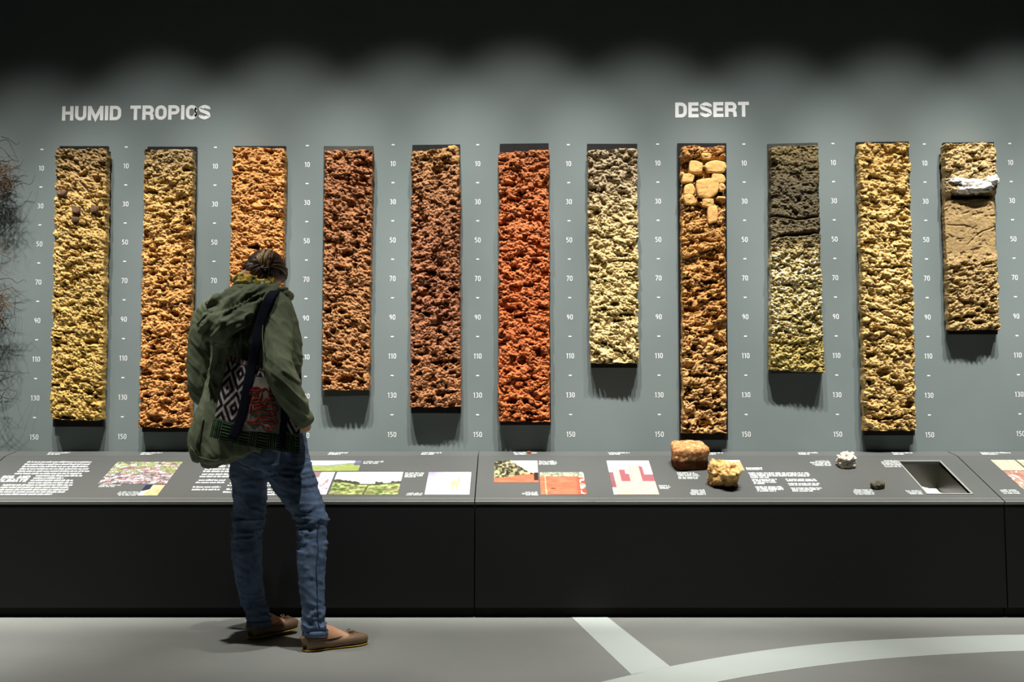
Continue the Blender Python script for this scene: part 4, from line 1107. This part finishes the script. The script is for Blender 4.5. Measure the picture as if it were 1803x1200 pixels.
# outer side seam, snapped onto the denim surface
arr = np.array([tuple(p) for p in catmull(sp, 6)])
snap = []
for p in arr:
    k = np.argmin(((co - p) ** 2).sum(1)); snap.append(Vector(co[k]) + Vector(no[k]) * .0006)
sm_ = [snap[0]] + [(snap[i - 1] + snap[i] + snap[i + 1]) / 3 for i in range(1, len(snap) - 1)] + [snap[-1]]
mk('side_seam', *tube(sm_, .0022, 6), M_SEAM, jeans, smooth=True)

# --- ballet flats
def shoe(heel, toe, side, lab):
    d = toe - heel; L = d.length; d = d / L; up = Vector((0, 0, 1))
    q = lambda t, z: heel + d * (t * L) + up * z
    prof = [(-.045, .030, .010, .022), (-.03, .032, .022, .028), (.02, .031, .032, .030), (.12, .030, .036, .029), (.28, .026, .038, .025), (.45, .023, .041, .022), (.62, .023, .046, .022), (.74, .024, .048, .023), (.85, .023, .045, .022), (.94, .021, .036, .019), (1.0, .018, .022, .014), (1.025, .016, .008, .007)]
    V, F = smooth_loft([(q(t, z + .003), w, h, side) for t, z, w, h in prof], 4, 24, 2.6)
    s = mk('shoe', V, F, M_SHOE, person, smooth=True); s['label'] = lab
    sole = [(-.05, .010), (-.02, .027), (.05, .033), (.15, .036), (.35, .036), (.55, .042), (.72, .047), (.85, .044), (.95, .034), (1.02, .016), (1.035, .006)]
    mk('sole', *smooth_loft([(q(t, .0055), w, .0035, side) for t, w in sole], 3, 16, 3), M_SOLE, s, smooth=True)
    mk('heel_pad', *smooth_loft([(q(t, .0022), w, .0021, side) for t, w in ((-.03, .012), (.0, .024), (.08, .030), (.2, .031), (.26, .02))], 3, 14, 3), M_SOLE_D, s, smooth=True)
    # rim piping round the opening
    rim = []
    for k in range(33):
        a = 2 * math.pi * k / 32
        t = .33 - .37 * math.cos(a); w = .0335 * math.sin(a) * (1 + .12 * (1 - math.cos(a)))
        z = .050 - .006 * math.sin(a) ** 2 + .012 * (math.cos(a) > .6) * (math.cos(a) - .6)
        rim.append(q(t, z) + Vector(side) * w)
    mk('rim', *tube(rim, .0026, 6), M_SHOE, s, smooth=True)
    bc = q(.735, .052); b = []
    for sg in (-1, 1):
        lp = [bc + Vector(side) * (sg * x) + d * y + up * z for x, y, z in ((0, 0, 0), (.010, .006, .006), (.021, .007, .007), (.022, -.002, .005), (.011, -.004, .004), (0, 0, 0))]
        b.append(tube(catmullV(lp, 4), .0022, 6))
        b.append(tube(catmullV([bc, bc + Vector(side) * (sg * .010) + d * .016 + up * .001, bc + Vector(side) * (sg * .016) + d * .028 - up * .004], 4), .0018, 6))
    b.append(ellipsoid(bc, .005, .005, .005, None, 8, 10))
    mk('bow', *join(b), M_SHOE, s, smooth=True)
shoe(hR_heel, hR_toe, sideR, 'taupe ballet flat on the nearer foot')
shoe(hL_heel, hL_toe, sideL, 'taupe ballet flat on the farther foot')

# --- jacket with sleeves
J = [(428, 803, -1.185, .165, .130), (424, 785, -1.185, .178, .142), (424, 755, -1.185, .185, .148), (429, 715, -1.185, .180, .145), (436, 675, -1.18, .172, .138), (441, 635, -1.175, .170, .136), (443, 600, -1.175, .172, .136), (443, 570, -1.172, .170, .130), (444, 548, -1.168, .158, .118), (448, 528, -1.165, .130, .098), (454, 512, -1.16, .085, .075), (456, 504, -1.155, .074, .068)]
trunk = smooth_loft([(P(u, v, y), a, b, RT_) for u, v, y, a, b in J], 4, 34, 2.3)
RSs = [sec(470, 530, -1.25, 27), sec(488, 545, -1.295, 28), sec(489, 575, -1.33, 27), sec(489, 610, -1.375, 26), sec(490, 642, -1.415, 26), sec(497, 668, -1.43, 25.5), sec(510, 694, -1.412, 24), sec(523, 717, -1.385, 21.5), sec(535, 741, -1.35, 17)]
LSs = [sec(395, 540, -1.10, 27), sec(372, 555, -1.08, 28), sec(360, 585, -1.08, 27), sec(354, 620, -1.08, 25), sec(352, 655, -1.08, 23), sec(354, 685, -1.07, 22), sec(370, 702, -1.02, 21), sec(390, 712, -.95, 18), sec(402, 716, -.91, 16)]
flap = smooth_loft([(P(355, 812, -1.27), .03, .02, (1, 0, 0)), (P(358, 795, -1.27), .052, .045, (1, 0, 0)), (P(362, 765, -1.25), .062, .06, (1, 0, 0)), (P(372, 720, -1.23), .05, .06, (1, 0, 0)), (P(385, 670, -1.22), .03, .04, (1, 0, 0))], 4, 18)
backhem = smooth_loft([(P(385, 811, -1.29), .06, .02, (1, 0, .15)), (P(385, 796, -1.285), .075, .035, (1, 0, .12)), (P(388, 770, -1.27), .075, .05, (1, 0, 0)), (P(400, 730, -1.24), .06, .05, (1, 0, 0))], 4, 20)
front = smooth_loft([(P(505, 700, -1.19), .05, .05, (1, 0, 0)), (P(512, 650, -1.20), .045, .06, (1, 0, 0)), (P(508, 600, -1.21), .05, .06, (1, 0, 0)), (P(500, 555, -1.22), .045, .05, (1, 0, 0)), (P(490, 525, -1.22), .04, .04, (1, 0, 0))], 4, 18)
co, no, FF = union([trunk, smooth_loft(RSs, 4, 22), smooth_loft(LSs, 4, 22), flap, backhem, front], .0052, 6, .5)
t1 = co.copy(); t1[:, 2] = co[:, 2] * .55 + co[:, 0] * .55
d1 = folds(t1, no, 25, .0095, np.array([14.0, 9.0, 17.0]))
t2 = co.copy(); t2[:, 2] = co[:, 2] * 1.0 + co[:, 0] * .9
d2 = folds(t2, no, 35, .007, np.array([7.0, 7.0, 22.0]))
armw = ss(-.88, -.80, co[:, 0])                                   # sleeves crease across, the back hangs in long folds
zb_ = co[:, 2]
low = ss(.95, .7, zb_)
d3 = folds(co, no, 45, .012, np.array([17.0, 14.0, 3.2])) * (.35 + low)
disp = d1 * .26 + d2 * (.25 + .6 * armw) + d3 * (1 - armw) * .6
co = co + no * disp[:, None]
jacket = mk('jacket', co, FF, M_JACKET, person, smooth=True)
JCO, JNO = co, no
def onjacket(u, v, push=.004, y0=-1.30):
    """point on the jacket's camera-side surface along the sight line through a measured spot"""
    o = np.array((0, -DW, CH)); d = np.array(tuple(ray(u, v))); d /= np.linalg.norm(d)
    r = JCO - o; al = r @ d; dist = np.linalg.norm(r - al[:, None] * d, axis=1)
    k = np.where(dist < .014)[0]
    if len(k) == 0: return P(u, v, y0)
    q = o + d * (al[k].min() - push)
    return Vector(q)
# hood lying on the back, collar standing round the neck
hood = [smooth_loft([(P(498, 517, -1.20), .030, .022, (0, 1, 0)), (P(470, 517, -1.255), .048, .030, (0, 1, 0)), (P(437, 530, -1.300), .070, .042, (.3, .6, .6)), (P(408, 552, -1.320), .095, .052, (.5, .3, .8)), (P(386, 574, -1.315), .085, .056, (.6, .2, .8)), (P(368, 590, -1.29), .042, .04, (.6, .2, .8))], 5, 24),
        smooth_loft([(P(372, 545, -1.25), .030, .022), (P(392, 533, -1.265), .036, .030), (P(420, 523, -1.255), .034, .030), (P(452, 515, -1.235), .030, .024), (P(482, 514, -1.20), .026, .020), (P(506, 516, -1.15), .022, .016)], 5, 16),
        ellipsoid(P(372, 562, -1.285), .048, .05, .052), ellipsoid(P(392, 590, -1.30), .052, .05, .046)]
co, no, FF = union(hood, .0048, 4, .5)
h2_ = co.copy(); h2_[:, 2] = co[:, 2] - co[:, 0] * .75
disp = folds(h2_, no, 65, .0135, np.array([8.0, 8.0, 19.0])) + folds(co, no, 66, .0018, np.array([24.0, 20.0, 24.0]))
# pocket of the hood opening: a long crease under the rim
o_ = np.array([tuple(P(u, v, -1.30)) for u, v in ((360, 545), (385, 552), (410, 545), (440, 530), (470, 520))])
dm = np.min([np.hypot(co[:, 0] - (a[0] + (b[0] - a[0]) * f), co[:, 2] - (a[2] + (b[2] - a[2]) * f)) for a, b in zip(o_[:-1], o_[1:]) for f in (0, .25, .5, .75)], axis=0)
disp = disp - .020 * np.exp(-(dm / .012) ** 2)
co = co + no * disp[:, None]
hood_o = mk('hood', co, FF, M_JACKET, jacket, smooth=True)
collar = [(P(u, v, y)) for u, v, y in ((405, 512, -1.17), (418, 508, -1.235), (445, 509, -1.255), (475, 512, -1.24), (500, 514, -1.20), (513, 522, -1.13))]
mk('collar', *smooth_loft([(p, .018, .012, (0, 0, 1)) for p in collar], 5, 12), M_JACKET, jacket, smooth=True)
cf = P(534, 739, -1.352); cd = (P(532, 735, -1.355) - P(522, 716, -1.385)).normalized()
mk('cuff', *loft([(cf - cd * .02, .040, .040), (cf - cd * .018, .0425, .0425), (cf + cd * .012, .0405, .0405), (cf + cd * .014, .036, .036)], 20), M_JACKET, jacket, smooth=True)
# armhole seam and back yoke seam
for pts in ([(470, 540), (464, 565), (462, 595), (466, 625)], [(358, 735), (352, 760), (345, 785), (352, 802)], [(335, 786), (350, 803), (378, 810), (402, 806)]):
    q = [onjacket(u, v, .001) for u, v in [tuple(p[:2]) for p in catmull([(a, b, 0) for a, b in pts], 4)]]
    mk('seam', *tube(q, .0022, 5), M_JACKET, jacket, smooth=True)

# --- scarf
sc_c = P(446, 495, -1.165)
ring = []
for k in range(15):
    a = 2 * math.pi * k / 14
    p = sc_c + RT_ * (.071 * math.cos(a)) + FW * (.066 * math.sin(a) + .006) + UPV * (.005 * math.sin(a * 3) - .012 * math.cos(a))
    ring.append((p, .023 + .004 * math.sin(a * 5), .017, UPV))
co, no, FF = union([smooth_loft(ring, 4, 14), smooth_loft([(p + UPV * -.028 + Vector((0, 0, .004 * math.sin(k * 2))), a * .95, b, s) for k, (p, a, b, s) in enumerate(ring)], 4, 14)], .005, 3)
co = co + no * (folds(co, no, 75, .006, np.array([16.0, 16.0, 40.0])))[:, None]
mk('scarf', co, FF, M_SCARF, person, smooth=True)['label'] = 'yellow patterned neck scarf'

# --- hair, gathered up at the crown
cap = [ellipsoid(hp(0, -.022, .022), .079, .094, .100, HM, 20, 26), ellipsoid(hp(0, -.055, -.030), .052, .050, .052, HM, 14, 18), ellipsoid(hp(.0, .02, .06), .072, .06, .05, HM, 14, 18)]
co, no, FF = union(cap, .005, 4)
loc = (co - np.array(tuple(HC))) @ np.array(HM) / .87 ** 2
an = np.arctan2(loc[:, 0], loc[:, 2] + .03)
disp = .0045 * (vn(an * 22, loc[:, 1] * 18, 3) - .5) + .003 * (vn(an * 55, loc[:, 1] * 20, 4) - .5)
co = co + no * disp[:, None]
hair = mk('hair', co, FF, M_HAIR, person, smooth=True)
RH = random.Random(5)
base = P(466, 469, -1.205)
def lock(p0, p1, bulge, r0, mat, name='hair_lock'):
    """lock of hair lying over the skull from p0 to p1"""
    pts = []
    for q in (0, .25, .5, .75, 1):
        w_ = p0.lerp(p1, q); d_ = (w_ - HC).normalized(); L_ = (p0 - HC).length * (1 - q) + (p1 - HC).length * q
        pts.append((HC + d_ * (L_ + (bulge - .034) * math.sin(q * math.pi)), r0 * (1.0, 1.25, 1.15, .9, .6)[int(q * 4)], r0 * .6))
    mk(name, *smooth_loft(pts, 3, 7), mat, hair, smooth=True)
M_HAIR2 = hair_mat('mid_brown_hair', (62, 42, 28), (112, 82, 54))
for k in range(46):
    a = math.pi * (.5 + .70 * (k / 45.0 - .5))
    p0 = hp(.080 * math.cos(a), -.030 + .05 * abs(math.cos(a)), -.052 + .10 * max(0, math.sin(a) - .2) * -.5)
    d0 = Vector((RH.uniform(-.006, .006), RH.uniform(-.004, .004), RH.uniform(-.008, .008)))
    lock(p0 + d0, base + Vector((math.cos(a) * .012, .012, RH.uniform(-.006, .01))), RH.uniform(.034, .046), RH.uniform(.0045, .0075), RH.choice((M_HAIR, M_HAIR, M_HAIR2)))
for k in range(34):
    a = -math.pi * (.14 + .72 * k / 33.0)
    p0 = hp(.068 * math.cos(a), .045 + .01 * math.sin(a), .062 + .03 * abs(math.sin(a)))
    d0 = Vector((RH.uniform(-.006, .006), RH.uniform(-.004, .004), RH.uniform(-.006, .006)))
    lock(p0 + d0, base + Vector((math.cos(a) * .014, .012, .006)), RH.uniform(.030, .044), RH.uniform(.004, .007), RH.choice((M_HAIR, M_HAIR, M_HAIR2)))
for k in range(40):
    a = RH.uniform(-1, 1)
    b0 = base + Vector((a * .014, .012 + RH.uniform(-.01, .008), RH.uniform(-.012, .006)))
    tip = P(470 + a * 11 + RH.uniform(-3, 3), 438 + abs(a) * 9 + RH.uniform(-4, 5), -1.15)
    md = (b0 + tip) / 2 + Vector((a * .012, -.026 + RH.uniform(-.006, .006), .006))
    mk('hair_strand', *smooth_loft([(b0, .0035, .003), (md, .0055, .004), (tip.lerp(md, .25), .004, .003), (tip, .0008, .0008)], 4, 7), M_TUFT if a < .55 else M_HAIR2, hair, smooth=True)
mk('hair_tie', *tube(catmullV([base + Vector((.016 * math.cos(q * math.pi / 4), .006 * math.sin(q * math.pi / 4) - .004, -.004 + .004 * math.sin(q * math.pi / 4))) for q in range(9)], 3), .004, 7), M_HAIR, hair, smooth=True)

# ================================================================== TOTE BAG
nb = (170, 160)
s, t = np.meshgrid(np.linspace(0, 1, nb[0]), np.linspace(0, 1, nb[1]), indexing='ij')
def bag_uv(s, t):
    # corner pixels: BL, BR, TL, TR
    u = (1 - t) * ((1 - s) * 369 + s * 527) + t * ((1 - s) * 403 + s * 531)
    v = (1 - t) * ((1 - s) * 769 + s * 798) + t * ((1 - s) * 624 + s * 656)
    v = v + 5 * np.sin(s * math.pi) * t + 3 * (1 - t) * np.sin(s * math.pi)
    return u, v
U_, V_ = bag_uv(s, t)
bul = np.sin(np.clip(s, 0, 1) * math.pi) ** .6 * np.sin(np.clip(t, 0, 1) * math.pi * .62 + .35) ** .8
YB_ = -1.352 - .02 * s
def bag_pts(U_, V_, Y):
    a = (U_ - 901.5) / FPX; b = (600.0 - V_) / FPX
    dy = CP - b * SP; dz = SP + b * CP; k = (Y + DW) / dy
    return np.stack([a * k, Y, CH + dz * k], -1).reshape(-1, 3)
fold = .004 * (fbm(s * 7 + t * 2, t * 3, 71) - .5) + .006 * (fbm(s * 4, t * 5 + s * 2, 72) - .5)
Yfr = YB_ - .032 * bul - fold * 2
Ybk = YB_ + .012 * bul
# printed cloth, painted flat: diamonds, a grey patch and striped lower band
sh = np.array([30, 24, 32.0])
sx_ = s * 158 / 40.0; ty = t * 146 / 40.0
du = np.abs(((sx_ * 1.0 + .22) % 1) - .5) * 2; dv_ = np.abs(((ty * .645 + .05) % 1) - .5) * 2
dd = (du + dv_)
lines_ = (np.abs((dd * 1.75) % 1 - .5) < .22)
C = full(s, (34, 28, 36))
C = colmix(C, (182, 176, 170), lines_ * 1.0)
C = colmix(C, (70, 44, 46), ((t > .93)) * .75)
C = colmix(C, (180, 160, 158), ((t > .945) & (np.sin(s * 120) > .1)) * .7)
band = t < .215
vert = (np.floor(s * 9.5) % 2 == 0)
st = np.where(vert, np.abs((s * 46) % 1 - .5) < .14, np.abs((t * 27) % 1 - .5) < .14)
C = np.where(band[..., None], colmix((14, 24, 20), (104, 142, 96), st * 1.0), C)
C = colmix(C, (90, 120, 84), (np.abs(t - .225) < .008) * .9)
Cl = slin(C).reshape(-1, 3)
n_ = nb[0] * nb[1]
V = np.concatenate([bag_pts(U_, V_, Yfr), bag_pts(U_, V_, Ybk)])
Ff = grid_faces(*nb)[:, ::-1].tolist(); Fb = (grid_faces(*nb) + n_).tolist()
id_ = np.arange(n_).reshape(nb); bd = list(id_[:, 0]) + list(id_[-1, 1:]) + list(id_[::-1, -1][1:]) + list(id_[0, ::-1][1:])
Fs = [[int(a), int(b), int(b + n_), int(a + n_)] for a, b in zip(bd[:-1], bd[1:])]
bo = V[:, 2].argmin()
M_BAG = attr_mat('printed_bag_cloth', .85, .15, .3, 500)
bag = empty('tote_bag', (P(455, 790, -1.37).x, -1.37, float(V[:, 2].min())))
tag(bag, 'patterned cloth tote bag with navy straps hanging from the person\'s shoulder', 'bag')
bcloth = mk('bag_body', V, Ff + Fs + Fb, M_BAG, bag, smooth=True, cols=np.concatenate([Cl, Cl]))
def bagp(u, v, push):
    """surface point of the bag front at a measured spot"""
    k = np.argmin((U_ - u) ** 2 + (V_ - v) ** 2); i_, j_ = divmod(int(k), nb[1])
    return P(u, v, float(Yfr[i_, j_]) - push)
# grey cloth patch
M_PATCH = cloth_mat('grey_linen', (158, 156, 144), (136, 134, 122), 20, 600, .9)
gx = np.linspace(0, 1, 26)
pv = []
for a in gx:
    for b in gx:
        u = (1 - b) * ((1 - a) * 424 + a * 494) + b * ((1 - a) * 444 + a * 495)
        v = (1 - b) * ((1 - a) * 757 + a * 763) + b * ((1 - a) * 662 + a * 668)
        pv.append(bagp(u, v, .003))
mk('patch', pv, grid_faces(26, 26)[:, ::-1], M_PATCH, bcloth, smooth=True)['label'] = 'grey linen patch with red line drawing'
M_RED_P = plain('red_print', (150, 50, 40), .9, .1, .1, 60)
sk = [[(441, 690), (446, 682), (456, 682), (461, 690), (458, 703), (449, 708), (442, 702), (441, 690)], [(461, 686), (468, 683), (474, 690), (472, 702), (465, 707)], [(474, 692), (482, 684), (489, 690), (487, 701), (478, 706), (474, 700)],
      [(440, 712), (445, 722), (455, 726), (462, 720), (458, 712), (446, 714)], [(462, 712), (470, 718), (481, 713), (489, 718), (485, 726), (474, 728)], [(434, 740), (446, 742), (456, 735), (470, 732), (484, 736), (488, 744), (480, 752), (468, 752), (460, 745)],
      [(446, 690), (452, 696), (455, 690)], [(480, 692), (485, 696)], [(466, 738), (474, 742), (482, 742)], [(470, 749), (474, 758), (480, 757)], [(445, 700), (442, 714), (440, 728)], [(470, 705), (468, 714)], [(441, 706), (452, 700), (462, 706), (470, 700)], [(444, 686), (450, 688), (458, 686)], [(476, 696), (482, 700), (488, 696)], [(447, 722), (458, 716), (470, 724), (482, 720)], [(440, 744), (452, 746), (462, 740), (476, 740), (486, 748)], [(476, 734), (480, 728), (486, 732)]]
for pl in sk:
    q = [bagp(p[0], p[1], .0046) for p in catmull([(a, b, 0) for a, b in pl], 4)]
    mk('red_line', *loft([(p, .0030, .0007, (0.6, 0, .8)) for p in q], 6), M_RED_P, bcloth, smooth=True)
# straps
def strap(pts, w, fn, name='strap'):
    q = [Vector(p) for p in catmull(pts, 5)]
    q = [q[0]] + [(q[i - 1] + q[i] * 2 + q[i + 1]) / 4 for i in range(1, len(q) - 1)] + [q[-1]]
    secs = []
    for i, p in enumerate(q):
        tn = (q[min(i + 1, len(q) - 1)] - q[max(i - 1, 0)]).normalized()
        nrm = fn(i / (len(q) - 1))
        secs.append((p, w, .0025, tn.cross(nrm)))
    mk(name, *loft(secs, 12, 4), M_NAVY, bag, smooth=True)
def upper(pts, push=.010): return [onjacket(u, v, push) for u, v in pts]
top_pts = [P(497, 513, -1.17), P(492, 509, -1.225)]
mid_pts = upper([(478, 518), (466, 545), (457, 575), (452, 605)], .012)
# keep the strap outside hood and jacket
mid_pts = [Vector((p.x, min(p.y, yy), p.z)) for p, yy in zip(mid_pts, (-1.305, -1.355, -1.385, -1.395))]
mid_pts = [P(u, v, p.y) for p, (u, v) in zip(mid_pts, [(478, 518), (466, 545), (457, 575), (452, 605)])]
low_pts = [bagp(u, v, .005) for u, v in ((444, 640), (437, 675), (431, 710), (421, 745), (409, 773))]
strap(top_pts + mid_pts + low_pts, 9.0 * mpp(-1.39), lambda f: Vector((0.0, -1, .35 + .6 * max(0, .25 - f))))
strap([bagp(u, v, .005) for u, v in ((504, 672), (502, 700), (500, 735), (498, 765), (496, 790))], 6.5 * mpp(-1.39), lambda f: Vector((0, -1, .2)))
